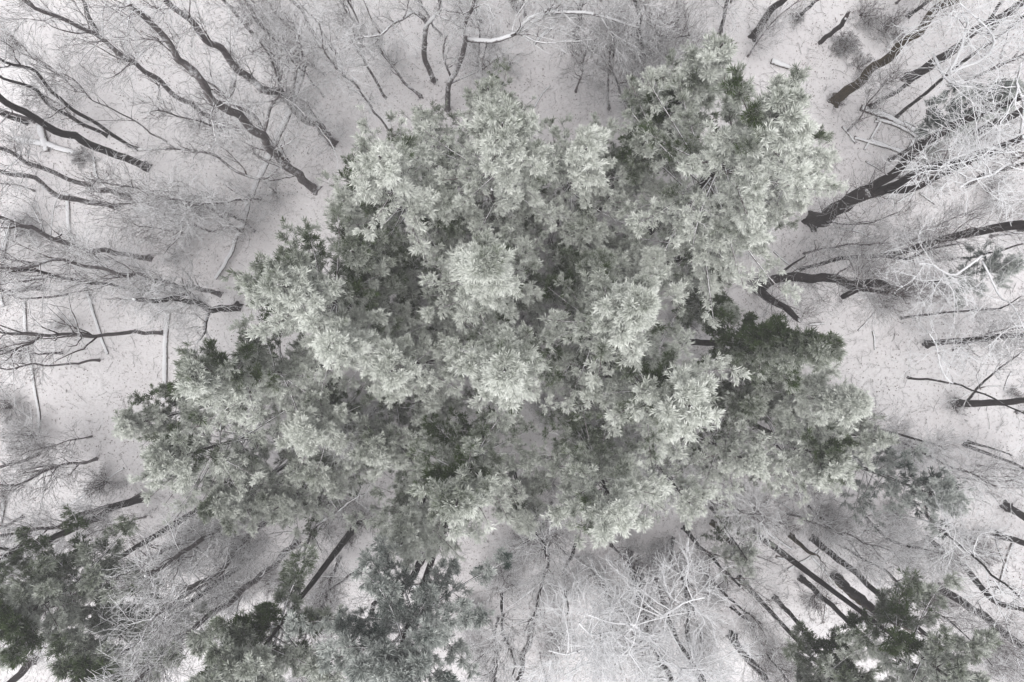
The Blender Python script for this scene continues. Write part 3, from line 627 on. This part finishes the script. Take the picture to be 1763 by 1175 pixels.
T([(70,782),(30,795),(-20,812)], 'stem at the left edge above the two parallel slanting trunks', r=0.083, h=14, cs=.1, n1=34, l1=(1,3), **LFT)
T([(170,790),(120,800),(60,820),(0,838)], 'low brown twiggy tree left of the misty low pine', r=0.070, h=12, cs=.05, n1=46, l1=(1,2.8), n3=6, **LFT)
T([(330,930),(270,955),(210,985),(150,1010)], 'brushy grey tree in the mist between slanting trunks at lower left', r=0.098, h=13, cs=.1, n1=46, l1=(1.0,2.6), n3=6, n2=8, frost=-.05, mat=M_HAZE_PALE)
T([(585,960),(570,995),(560,1030)], 'brushy grey tree above the dark green bottom edge pine', r=0.098, h=12, cs=.15, n1=40, l1=(1.0,2.4), n3=6, n2=8, frost=.15, mat=M_HAZE_PALE)
T([(1640,800),(1620,815),(1600,838)], 'white twig crown spreading over the grey green pine at right', r=.1, h=16, cs=.5, n1=16, l1=(1.5,3.2), l2=(.8,1.8), n2=8, n3=5, n4=0, frost=.85, wander=.26, ang=70, up=.03, twig=.0065)
T([(1560,650),(1600,655),(1650,662)], 'white frosted crown over open snow right of the dark green pine', r=.06, h=14, cs=.5, n1=9, l1=(1.2,2.8), n2=6, n3=4, frost=1.0, wander=.26, ang=65, up=.03, twig=.0065, limbs=[(11,13,.035,[(1640,660),(1629,652),(1619,628),(1609,591),(1599,574)],8)])
T([(1610,450),(1650,445),(1700,438)], 'white frosted crown above the crooked stem at right', r=.06, h=15, cs=.5, n1=9, l1=(1.2,2.8), n2=6, n3=4, frost=1.0, wander=.26, ang=70, up=.02, twig=.0065, limbs=[(12,14.5,.04,[(1690,440),(1646,473),(1623,468),(1602,455),(1582,455)],10),(12,14,.035,[(1690,450),(1720,510),(1742,526),(1763,567)],8)])
T([(1660,320),(1700,300),(1750,285)], 'white frosted boughs near the right edge over the forked trunk stems', r=.1, h=18, cs=.5, n1=7, l1=(1.2,2.8), n2=7, n3=4, frost=1.0, wander=.26, ang=70, up=.02, twig=.008, limbs=[(13,16,.05,[(1745,285),(1735,283),(1708,300),(1670,313),(1653,323)],10),(13,16,.05,[(1750,270),(1735,259),(1694,255),(1670,262),(1646,272),(1619,289)],10),(13,16,.05,[(1757,230),(1763,180),(1748,140),(1757,109)],8)])
T([(1540,205),(1580,170),(1630,130),(1680,90)], 'bright white frosted crown in front of the dark trunks at top right', r=.09, h=19, cs=.5, n1=9, l1=(1.4,3.0), n2=7, n3=4, n4=0, frost=1.0, wander=.26, ang=72, up=.0, twig=.0075, limbs=[(14,16,.045,[(1630,128),(1655,80),(1667,34),(1640,20)],8),(14,16.5,.045,[(1632,126),(1694,100),(1711,68),(1694,44),(1650,5)],10),(13,15,.045,[(1606,95),(1623,126),(1640,146),(1674,150)],8)])
T([(1700,60),(1730,30),(1760,5)], 'white frosted crown in the top right corner', r=.1, h=17, cs=.4, n1=16, l1=(1.2,2.8), n2=7, n3=4, frost=.9, wander=.24, ang=65, up=.02, twig=.0075)
T([(1560,30),(1590,10),(1620,-15)], 'purple grey twiggy tree at the top edge beside the mossy brown trunk', r=.1, h=11, cs=.05, n1=44, l1=(.8,2.2), n3=6, frost=.0)
T([(885,435),(884,415,3),(880,390,6),(874,365,9)], 'dark bare trunk showing among the pines above the centre', r=.17, h=13, cs=.4, n1=14, l1=(.6,1.4), n2=4, n3=2, frost=.0)
T([(1245,500),(1235,470),(1260,430)], 'slim frosted sapling in the gap right of the star shaped pine', r=.06, h=9, cs=.1, n1=22, l1=(.8,1.8), frost=.6)
T([(1020,735),(1040,760),(1070,790)], 'brushy grey bare tree in the hollow below the centre right', r=.11, h=8, cs=.05, n1=50, l1=(.8,2.0), n3=6, frost=.3)
T([(1060,640),(1080,660),(1110,690)], 'brushy grey bare tree between the central pine and the broad pale pine', r=.09, h=9, cs=.1, n1=50, l1=(.8,2.0), n3=6, frost=.3)
T([(660,700),(640,715),(610,735)], 'brushy bare tree among the low pines on the left side of the stand', r=.09, h=9, cs=.1, n1=40, l1=(.8,2.0), n3=6, frost=.45)
T([(1480,880),(1500,900),(1530,930)], 'tangled twiggy tree between white twig crown and long cut trunks', r=.1, h=9, cs=.05, n1=44, l1=(1,2.8), n3=5, frost=.35, crook=.015)
T([(1390,870),(1400,880),(1420,895)], 'low tangled bare tree below the lower right corner pine', r=.06, h=6, cs=.05, n1=36, l1=(.8,2.0), n3=4, frost=.15)

# ------------------------------------------------------------------ snags and fallen logs
def log(pts, r, label, frost=.45, name='fallen_log', cat='log', mat=None, stubs=3, hz=0.0, group='fallen logs on the snow', taper=.75):
    q = []
    for p in pts:
        h = p[2] if len(p) > 2 else hz
        w = W(p[0], p[1], h); w[2] = h + float(gz(w[0], w[1])) + r * 0.6; q.append(w)
    P, R = resample(q, np.linspace(r, r * taper, len(q)), 0.25); P = wiggle(P, r * .25)
    base = P[0].copy()
    ac = Acc(); ac.add(*tubes(P[None], R[None], 9, frost * .4, .07))
    o = link(name, ac.mesh(name), mat or M_LOG, None, base); tag(o, label, cat, group)
    if stubs:
        C, CR = spawn(P[None], R[None], stubs, .1, 1, .25, .9, 55, .2, k=5, up=.05, rratio=.4, rtip=.5, rmin=.008)
        s = Acc(); s.add(*tubes(C, CR, 5, frost * .5)); link('side_branches', s.mesh('side_branches'), M_TWIG, o, base).location = (0, 0, 0)
    return o

log([(1480,187),(1537,209),(1585,235)], .17, 'thick frosted log at the head of the log pile, touching the slim dark trunk')
log([(1507,206),(1545,219),(1578,240)], .11, 'log lying along the lower side of the thick frosted log')
log([(1504,211),(1537,212)], .07, 'short stick crossing the thick frosted log', stubs=0)
log([(1470,238),(1518,252),(1565,269),(1599,287)], .09, 'long thin log, lowest of the parallel logs in the pile')
log([(1497,241),(1530,254),(1564,264)], .09, 'thin log just above the lowest parallel log of the pile', stubs=1)
log([(1514,211),(1500,236),(1487,259)], .08, 'frosted pole running down across the log pile on its left', stubs=1)
log([(1572,242),(1553,273),(1537,296)], .08, 'frosted pole running down across the log pile on its right', stubs=1)
log([(1449,218),(1461,232),(1473,248)], .07, 'short dark stick left of the log pile', stubs=1, frost=.2)
log([(1490,278),(1507,288),(1525,299)], .05, 'thin stick on the snow below the log pile', stubs=1, frost=.2)
log([(1582,333),(1596,343),(1609,352)], .07, 'short stick on the snow right of the big forked trunk', stubs=1, frost=.2)
log([(1541,351),(1555,343),(1570,334)], .06, 'short stick under the big forked trunk', stubs=0, frost=.2)
log([(1595,190),(1597,210),(1600,235)], .07, 'upright looking stick above the end of the log pile', stubs=2, frost=.3)
log([(1553,210),(1564,214),(1574,220)], .06, 'short stub beside the end of the thick frosted log', stubs=0)
log([(1326,107),(1341,112),(1357,118)], .16, 'snow capped log end sticking out of the largest pine', frost=1.0, stubs=0)
log([(119,335),(119,390),(140,451),(150,499),(170,567),(186,610)], .10, 'long pale snow covered log lying across the left side', frost=1.1, mat=M_LOG)
log([(19,385),(7,451),(4,500),(12,528)], .12, 'snow covered log along the left edge', frost=.9)
log([(46,520),(51,594),(61,655),(70,717),(68,745)], .09, 'bowed snow covered log low on the left side', frost=.9)
log([(73,218),(78,240),(84,263)], .2, 'short grey stump like log near the left edge', frost=.6, stubs=1)
log([(30,240),(80,250),(120,262),(150,272)], .17, 'pale snow covered log ending in a dark root ball', frost=1.2, stubs=2)
log([(524,114,1.6),(504,177,1.4),(473,252,1.2),(432,340,.8),(420,385,.6),(409,408,.5),(392,445,.3),(371,480,.1)], .18, 'pale snow plastered tree trunk fallen across the big twisting oak', frost=.9, stubs=12, taper=.5)
log([(405,133,3),(402,160,2),(395,192,1)], .14, 'pale leaning stub among the twig network at upper left', frost=.7, stubs=3)
log([(290,537),(284,595),(283,690)], .14, 'pale log pointing straight down left of the stand', frost=1.2, stubs=3)
log([(163,272),(167,303),(175,315),(188,327)], .08, 'curved bare branch hanging off the root ball', frost=.5)
log([(948,48),(935,60),(920,76)], .11, 'short broken log on open snow at the top middle', frost=.3)
log([(1413,921),(1385,895),(1330,860),(1290,888)], .05, 'thin broken branch in an arch above the cut trunks', frost=.2, stubs=5)
log([(1343,833),(1375,836),(1408,836)], .12, 'dark broken log under the lower right corner pine', frost=.1, stubs=3)
log([(1350,852),(1370,849),(1388,848)], .08, 'smaller broken log just below the dark broken one', frost=.2, stubs=2)
log([(1290,892),(1325,920),(1362,945)], .08, 'frosted pole lying between the two olive brown cut trunks', frost=.7, stubs=3)
log([(1395,955),(1412,975),(1430,1000)], .07, 'frosted pole continuing from the short olive brown trunk', frost=.7, stubs=2)
log([(1355,980),(1395,958),(1432,925)], .06, 'thin pale branch crossing the long straight cut trunk', frost=.6, stubs=3)
log([(1460,1068),(1490,1072),(1516,1078)], .08, 'frosted log by the lower end of the cut trunks', frost=.7, stubs=1)
log([(1335,958),(1350,962),(1358,955)], .08, 'bent dark stub on the snow above the cut trunks', frost=.2, stubs=2)
log([(1424,1022),(1420,1045),(1416,1072)], .06, 'thin dark pole standing askew between cut trunks', frost=.1, stubs=1)
log([(1742,935),(1728,980),(1714,1022)], .09, 'thin dark pole near the right edge, one arm of a vee', frost=.1, stubs=2)
log([(1712,925),(1722,955),(1735,985)], .06, 'short arm of the vee of poles near the right edge', frost=.1, stubs=1)
log([(1700,1000),(1740,1010),(1763,1020)], .06, 'thin dark branch on the snow at the right edge above the corner', frost=.2, stubs=2)
log([(1394,560,.3),(1408,558,.3),(1420,557,.3)], .07, 'dark stick on the snow above the dark green pine', frost=.1, stubs=1)
log([(1478,570),(1495,552),(1515,527)], .05, 'thin brown stick slanting on the snow right of the dark green pine', frost=.1, stubs=2)
log([(1503,570),(1506,585),(1507,603)], .06, 'short upright stub on open snow right of the dark green pine', frost=.3, stubs=2)
log([(1333,433),(1352,450),(1375,468)], .06, 'twig like branch above the crooked stump roots', frost=.3, stubs=3)
log([(1445,393),(1480,400),(1520,418)], .06, 'thin forked branch on the snow below the big forked trunk', frost=.2, stubs=5)
log([(1543,430),(1548,412),(1570,402),(1590,396)], .05, 'thin curved branch above the long leaning tree', frost=.2, stubs=4)
log([(1728,672),(1733,655),(1740,640)], .05, 'small stick by the bare dark trunk at the right edge', frost=.2, stubs=1)
log([(695,704),(715,698),(735,692)], .13, 'black broken log lying in the gap among low pines', frost=0, stubs=1)
log([(1388,722),(1400,728),(1412,732)], .1, 'black log end under the small pale pine', frost=0, stubs=0)
log([(600,867),(560,895),(545,905)], .06, 'thin branch below the stand at lower left', frost=.4, stubs=3)
log([(120,870),(165,840),(215,805)], .07, 'pale fallen pole in the mist at the left', frost=.9, stubs=4)
log([(5,835),(8,870),(2,905)], .13, 'dark fallen log at the left edge in the lower half', frost=.3, stubs=1)
log([(570,835),(585,855),(600,868)], .07, 'short leaning stem by the crooked branch below the stand', frost=.2, stubs=2)
log([(985,95,1),(1000,75,1),(1010,60,1)], .05, 'thin hanging stick near the stout curved trunk at the top', frost=.2, stubs=2)
log([(700,1010),(740,1006),(780,1008)], .1, 'dark log lying beside the thick leaning trunk', frost=.2, stubs=2)
log([(725,1045),(745,1040),(760,1036)], .05, 'thin stick above the blue green pine', frost=.5, stubs=1)
log([(1155,968),(1190,969),(1215,972)], .06, 'thin dark stick right of the small forked stem', frost=.2, stubs=2)
log([(920,185),(935,160),(948,148)], .05, 'curled thin branch in the open snow at the top middle', frost=.3, stubs=3)
log([(710,735),(730,755),(745,780)], .06, 'thin dark branch below the black broken log', frost=.1, stubs=3)

def snag(path, r, h, label, mat=None, cat='dead trunk'):
    """broken standing trunk with a splintered top"""
    pts = trunk_path(path, h * .98); pts = pts[pts[:, 2] <= h + .01] if (pts[:, 2] <= h + .01).sum() > 1 else pts
    P, R = resample(pts, np.linspace(r, r * .8, len(pts)), .2); P = wiggle(P, r * .3); base = P[0] + [0, 0, .15]
    root = empty('broken_trunk', base, label, cat, 'broken dead trunks')
    ac = Acc(); ac.add(*tubes(P[None], R[None], 12, 0.0, .14)); link('trunk', ac.mesh('trunk'), mat or M_BARK, root, base).location = (0, 0, 0)
    m = 9; a = rng.uniform(0, 6.28, m); d = nrm(P[-1] - P[-3]); o1 = np.stack([np.cos(a), np.sin(a), 0 * a], -1) * (r * .55)
    S = np.stack([P[-1] + o1 - d * .15, P[-1] + o1 * 1.05 + d * .2, P[-1] + o1 * 1.1 + d * rng.uniform(.3, .8, (m, 1))], 1)
    s = Acc(); s.add(*tubes(S, np.repeat([[r * .28, r * .2, r * .05]], m, 0), 5, 0.0)); link('splinters', s.mesh('splinters'), M_TWIG, root, base).location = (0, 0, 0)
snag([(1434,988),(1450,1003),(1468,1020),(1490,1040)], .19, 6.5, 'hollow black ragged snag beside the long straight cut trunk')
snag([(1438,998),(1452,1014),(1470,1030),(1488,1042)], .12, 6.0, 'slimmer dark snag leaning along the hollow black one', M_BROWN)
snag([(1410,76),(1426,62),(1444,47)], .12, 3.2, 'jagged two pronged dead snag near the round dark bush')
snag([(1368,36),(1380,24),(1395,10)], .09, 2.6, 'small broken snag in a bush at the top edge')
snag([(615,578),(628,572),(648,566)], .17, 3.0, 'black dead stump hidden among pines left of the centre')

# ------------------------------------------------------------------ shrubs
def shrub(px, py, size, label, frost=.2, n=12, n1=10, n2=6, mat=None, h=None, name='bare_shrub', group='bare shrubs', cat='shrub'):
    p = W(px, py, 0); p[2] = gz(p[0], p[1]); h = h or size * 1.1
    a = rng.uniform(0, 6.28, n); e = rng.uniform(.3, 1.3, n)
    D = np.stack([np.cos(a) * np.cos(e), np.sin(a) * np.cos(e), np.sin(e)], -1)
    k = 6; st = nrm(D[:, None] + np.cumsum(rng.normal(size=(n, k - 1, 3)) * .16, 1)) * (size * rng.uniform(.6, 1.1, n) / (k - 1))[:, None, None]
    S = np.concatenate([np.repeat(p[None, None] - [0, 0, .05], n, 0), p + np.cumsum(st, 1)], 1)
    S[:, 0, :2] += rng.normal(size=(n, 2)) * .06
    SR = np.repeat(np.linspace(.018, .007, k)[None], n, 0) * (size ** .5)
    o = Acc(); o.add(*tubes(S, SR, 5, frost * .5))
    root = link(name, o.mesh(name), M_TWIG, None, p); tag(root, label, cat, group)
    C, CR = spawn(S, SR, max(4,n1*2//3), .15, 1, size * .25, size * .6, 45, .2, k=5, up=.1, rmin=.009)
    C2, CR2 = spawn(C, CR, max(3,n2*2//3), .15, 1, size * .14, size * .35, 45, .2, k=4, up=.05, rmin=.007)
    t = Acc(); t.add(*tubes(C, CR, 3, frost)); t.add(*tubes(C2, CR2, 3, frost + .1)); link('twigs', t.mesh('twigs'), M_TWIG, root, p).location = (0, 0, 0)
    return root
shrub(1449,88,.9,'round dense dark bush beside the two pronged snag', 0, 26, 16, 8)
shrub(1366,34,.6,'small dark bush around the broken snag at the top edge', 0, 14, 10, 5)
shrub(1475,118,.9,'dark straggly bush left of the mossy brown trunk', 0.05, 14, 10, 6)
shrub(1520,60,1.4,'sprawling purple grey bush left of the mossy trunk near the top edge', .05, 20, 12, 7)
shrub(1480,30,1.3,'sprawling twiggy bush at the top edge above the round dense bush', .05, 18, 10, 6)
shrub(1436,180,.7,'low bush at the foot of the thick mossy brown trunk', .1, 12, 8, 5)
shrub(1500,480,1.3,'shaggy bush on the snow right of the crooked stump roots', .15, 22, 12, 7)
shrub(1302,490,.8,'root tangle bush at the foot of the crooked stump tree', .05, 16, 10, 6)
shrub(148,276,.7,'dark root ball at the end of the pale snow covered log', .2, 22, 12, 6)
shrub(50,398,1.4,'shaggy grey bush at the left edge above the snow covered log', .5, 22, 14, 8)
shrub(20,700,1.6,'reddish twiggy bush at the left edge, lower half', .2, 22, 12, 7)
shrub(60,750,1.8,'large brushy bush near the left edge above the parallel trunks', .5, 24, 12, 7)
shrub(185,830,1.3,'pinkish brown bush at the left foot of the misty low pine', .1, 20, 12, 7)
shrub(120,560,1.0,'pale brush on the snow below the long snow covered log', .7, 14, 9, 5)
shrub(340,945,1.7,'large tangled grey bush between slanting trunks at lower left', .35, 28, 14, 8)
shrub(400,1005,1.7,'large tangled brown bush left of the long straight brown trunk', .2, 28, 14, 8)
shrub(430,950,1.4,'tangled bush at the snaking brown trunk', .3, 24, 12, 7)
shrub(580,860,1.3,'twiggy reddish bush under the lower left edge of the stand', .1, 20, 12, 7)
shrub(700,760,1.2,'twiggy bush in the snow gap near the thin dark branch', .3, 18, 10, 6)
shrub(950,420,1.2,'reddish bush in the snow gap above the low centre pines', .1, 16, 10, 6)
shrub(960,525,1.1,'reddish bush in the small snow gap at the centre', .1, 14, 9, 5)
shrub(1000,750,1.5,'tangled bush in the hollow below the central pine', .2, 22, 12, 7)
shrub(950,830,1.2,'twiggy bush in the snow gap at the bottom of the stand', .3, 16, 10, 6)
shrub(1120,75,1.6,'dense purple brown bush at the top middle', .05, 28, 14, 8)
shrub(1060,45,1.5,'grey brown bush left of the dense purple one at the top middle', .15, 24, 12, 7)
shrub(1180,90,1.4,'grey brown bush right of the dense purple one at the top middle', .15, 24, 12, 7)
shrub(960,20,1.4,'pale bush at the top edge beside the stout curved trunk', .4, 18, 10, 6)
shrub(1300,880,1.3,'reddish straggly bush above the small sparse pine', .05, 14, 9, 5)
shrub(1345,900,1.2,'reddish straggly bush beside the frosted pole among cut trunks', .05, 14, 9, 5)
shrub(1400,1025,1.2,'dark brown bush between the two long cut trunks', .0, 16, 10, 6)
shrub(1330,1120,1.5,'fine brown bush at the bottom edge by the thick black trunk', .05, 30, 14, 8)
shrub(1290,1075,1.2,'dark bush just above the thick black ragged trunk', .05, 18, 10, 6)
shrub(1560,960,1.4,'grey straggly bush left of the dark bending trunk', .3, 18, 10, 6)
shrub(1660,930,1.5,'purple grey bush right of the dark bending trunk', .1, 20, 10, 6)
shrub(1690,960,1.0,'small purple bush near the vee of poles', .05, 16, 10, 6)
shrub(1730,1130,1.6,'bluish twiggy bush in the bottom right corner', .25, 24, 12, 7)
shrub(1560,780,1.6,'frosted bush between the stand and the white twig crown', .6, 24, 12, 7)
shrub(1460,745,1.5,'frosted tangled bush under the small pale pine', .5, 24, 12, 7)
shrub(1745,680,.6,'small dark bush at the right edge above the bare dark trunk', 0, 16, 8, 5)
shrub(1640,700,.9,'low bush at the foot of the bare dark trunk', .15, 14, 8, 5)
shrub(1620,500,1.5,'wide thin bush on the snow at the right, above the sapling', .4, 18, 9, 5)
shrub(1700,330,1.4,'frosted bush near the right edge under white boughs', .4, 18, 9, 5)
shrub(960,1010,1.6,'frosted bush in the brushy gap below the stand', .6, 22, 12, 7)
shrub(860,985,1.6,'frosted bush right of the thick leaning trunk', .6, 22, 12, 7)
shrub(810,1060,1.5,'frosted bush between blue green pine and the wavy stems', .55, 22, 12, 7)
shrub(1060,1120,1.7,'frosted bush under the left half of the big white crown', .6, 22, 12, 7)
shrub(1200,1100,1.6,'frosted bush under the right half of the big white crown', .5, 22, 12, 7)
shrub(560,900,1.2,'grey bush beside the crooked limb like trunk', .3, 16, 10, 6)
shrub(330,400,1.5,'frosted bush on the snow left of the stand', .7, 18, 9, 5)
shrub(300,440,1.2,'pale brush around the foot of the frosted trunk with the clump', .7, 16, 9, 5)
shrub(475,330,1.2,'thin frosted bush near the base of the big twisting oak', .5, 14, 9, 5)
shrub(680,110,1.3,'thin frosted bush left of the crooked trunk pair', .6, 14, 9, 5)
shrub(880,110,1.2,'thin frosted bush right of the crooked trunk pair', .6, 14, 8, 4)

# ------------------------------------------------------------------ thin saplings all through the wood (one of each kind, then copies)
def copy_tree(o, loc, rz, sc):
    r = o.copy(); COL.objects.link(r); r.location = loc; r.rotation_euler = (rng.normal() * .08, rng.normal() * .08, rz); r.scale = (sc, sc, sc)
    for ch in o.children:
        c = ch.copy(); COL.objects.link(c); c.parent = r
    return r
def region(px, py):
    c = ['far left', 'left', 'middle', 'right', 'far right'][min(4, int(px / 353))]
    w = ['at the top', 'above the centre', 'below the centre', 'at the bottom'][min(3, int(py / 294))]
    return c + ' ' + w
spots = []
def in_stand(x, y):
    return ((x - 860) / 560) ** 2 + ((y - 560) / 330) ** 2 < .8
tries = 0
while len(spots) < 90 and tries < 9000:
    tries += 1
    x, y = rng.uniform(-20, 1780), rng.uniform(-10, 1185)
    if in_stand(x, y) and rng.random() < .9: continue
    if 1150 < x < 1560 and y > 850 and rng.random() < .85: continue
    if 1380 < x and y < 700 and rng.random() < .5: continue
    if min([math.hypot(x - a, y - b) for a, b in spots] + [999]) < 42: continue
    spots.append((x, y))
protos = []
for i, (hh, rr, n1_) in enumerate([(7, .05, 22), (9, .06, 26), (5, .04, 18), (8, .05, 30), (10, .07, 28), (6, .045, 24)]):
    x, y = spots[i]; p = W(x, y, 0)
    a = rng.uniform(0, 6.28)
    q = [(x, y)]; c0 = p[:2]
    for hz in np.linspace(0, hh * .8, 5)[1:]:
        a += rng.normal() * .6; c0 = c0 + np.array([math.cos(a), math.sin(a)]) * hh * .03
        s = F / (H - hz); q.append((CX + c0[0] * s, CY - c0[1] * s, hz))
    protos.append(bare_tree(q, 'x', r=rr, h=hh, cs=.1, n1=n1_, l1=(hh * .1, hh * .26), l2=(.5, 1.3), n2=7, n3=5, frost=[.2, .35, .1, .45, .3, .05][i], twig=.007,
        name='thin_sapling', group='thin bare saplings scattered through the wood', mat=M_HAZE_PALE))
saps = []
for i, (x, y) in enumerate(spots):
    p = W(x, y, 0); p[2] = gz(p[0], p[1]) + .05
    o = protos[i] if i < len(protos) else copy_tree(protos[int(rng.integers(len(protos)))], p, rng.uniform(0, 6.28), rng.uniform(.7, 1.25))
    saps.append((region(x, y), x, o))
ORD = ['leftmost', 'second', 'third', 'fourth', 'fifth', 'sixth', 'seventh', 'eighth', 'ninth', 'tenth', 'eleventh', 'twelfth', 'thirteenth', 'fourteenth', 'fifteenth', 'sixteenth', 'seventeenth', 'eighteenth', 'nineteenth', 'twentieth', 'twenty first', 'twenty second', 'twenty third', 'twenty fourth', 'twenty fifth']
byreg = {}
for rg, x, o in saps: byreg.setdefault(rg, []).append((x, o))
for rg, li in byreg.items():
    li.sort(key=lambda e: e[0])
    for j, (x, o) in enumerate(li):
        o['label'] = ('leftmost' if j == 0 else ORD[j] + ' from the left') + ' of the thin saplings ' + rg + ' of the picture'

for i_, (x_, y_, s_, l_) in enumerate([
 (800,600,1.3,'brown bush in the hollow left of the central pine'), (905,560,1.2,'brown bush in the hollow just above the central pine'),
 (640,540,1.3,'brown bush in the dark gap left of the low grey centre pine'), (940,700,1.3,'brown bush right of and below the central pine'),
 (1090,420,1.2,'brown bush in the gap above the star shaped pine'), (830,800,1.2,'brown bush between the central and dark hearted pines'),
 (620,900,1.5,'brown bush by the lower left foot of the dark hearted pine'), (1180,560,1.2,'brown bush in the snow right of the star shaped pine'),
 (900,940,1.4,'brown bush at the top of the brushy gap below the stand'), (1020,990,1.5,'grey brown bush between the stand and the big white crown'),
 (950,1090,1.5,'grey brown bush left of the big white crown'), (830,1120,1.4,'grey brown bush at the bottom edge by the wavy stems'),
 (1140,960,1.3,'grey brown bush right of the thick dark trunk below the stand'), (1220,1010,1.2,'brown bush right of the wavy stem foot'),
 (480,1000,1.5,'brown bush on the long straight brown trunk at lower left'), (560,1010,1.5,'brown bush right of the long straight brown trunk'),
 (1500,1060,1.2,'brown bush between the two long cut trunks near their ends'), (1430,900,1.3,'brown bush above the thin stem with spreading twigs'),
 (1600,1040,1.4,'brown bush left of the thick shaggy corner trunk'), (1540,890,1.3,'brown bush below the feet of the white twig crown')]):
    shrub(x_, y_, s_, l_, [.1, .25, .05, .3][i_ % 4], 22, 12, 7)


# ------------------------------------------------------------------ haze
def haze():
    a, b = 140.0, 140.0; z0, z1 = -1.6, 38.0
    v = [(-a, -b, z0), (a, -b, z0), (a, b, z0), (-a, b, z0), (-a, -b, z1), (a, -b, z1), (a, b, z1), (-a, b, z1)]
    f = np.array([(0, 3, 2, 1), (4, 5, 6, 7), (0, 1, 5, 4), (1, 2, 6, 5), (2, 3, 7, 6), (3, 0, 4, 7)])
    me = make_mesh('haze', np.array(v), [f], smooth=False)
    m = bpy.data.materials.new('haze_air'); m.use_nodes = True; t = m.node_tree
    t.nodes.remove(t.nodes['Principled BSDF'])
    pv = t.nodes.new('ShaderNodeVolumePrincipled'); pv.inputs['Color'].default_value = (0.93, 0.93, 0.95, 1); pv.inputs['Density'].default_value = HAZE
    pv.inputs['Anisotropy'].default_value = 0.0
    t.links.new(pv.outputs[0], t.nodes['Material Output'].inputs['Volume'])
    o = link('haze', me, m); o['kind'] = 'stuff'; o['label'] = 'thin pale winter mist over the trees'
HAZE = 0.0020
haze()
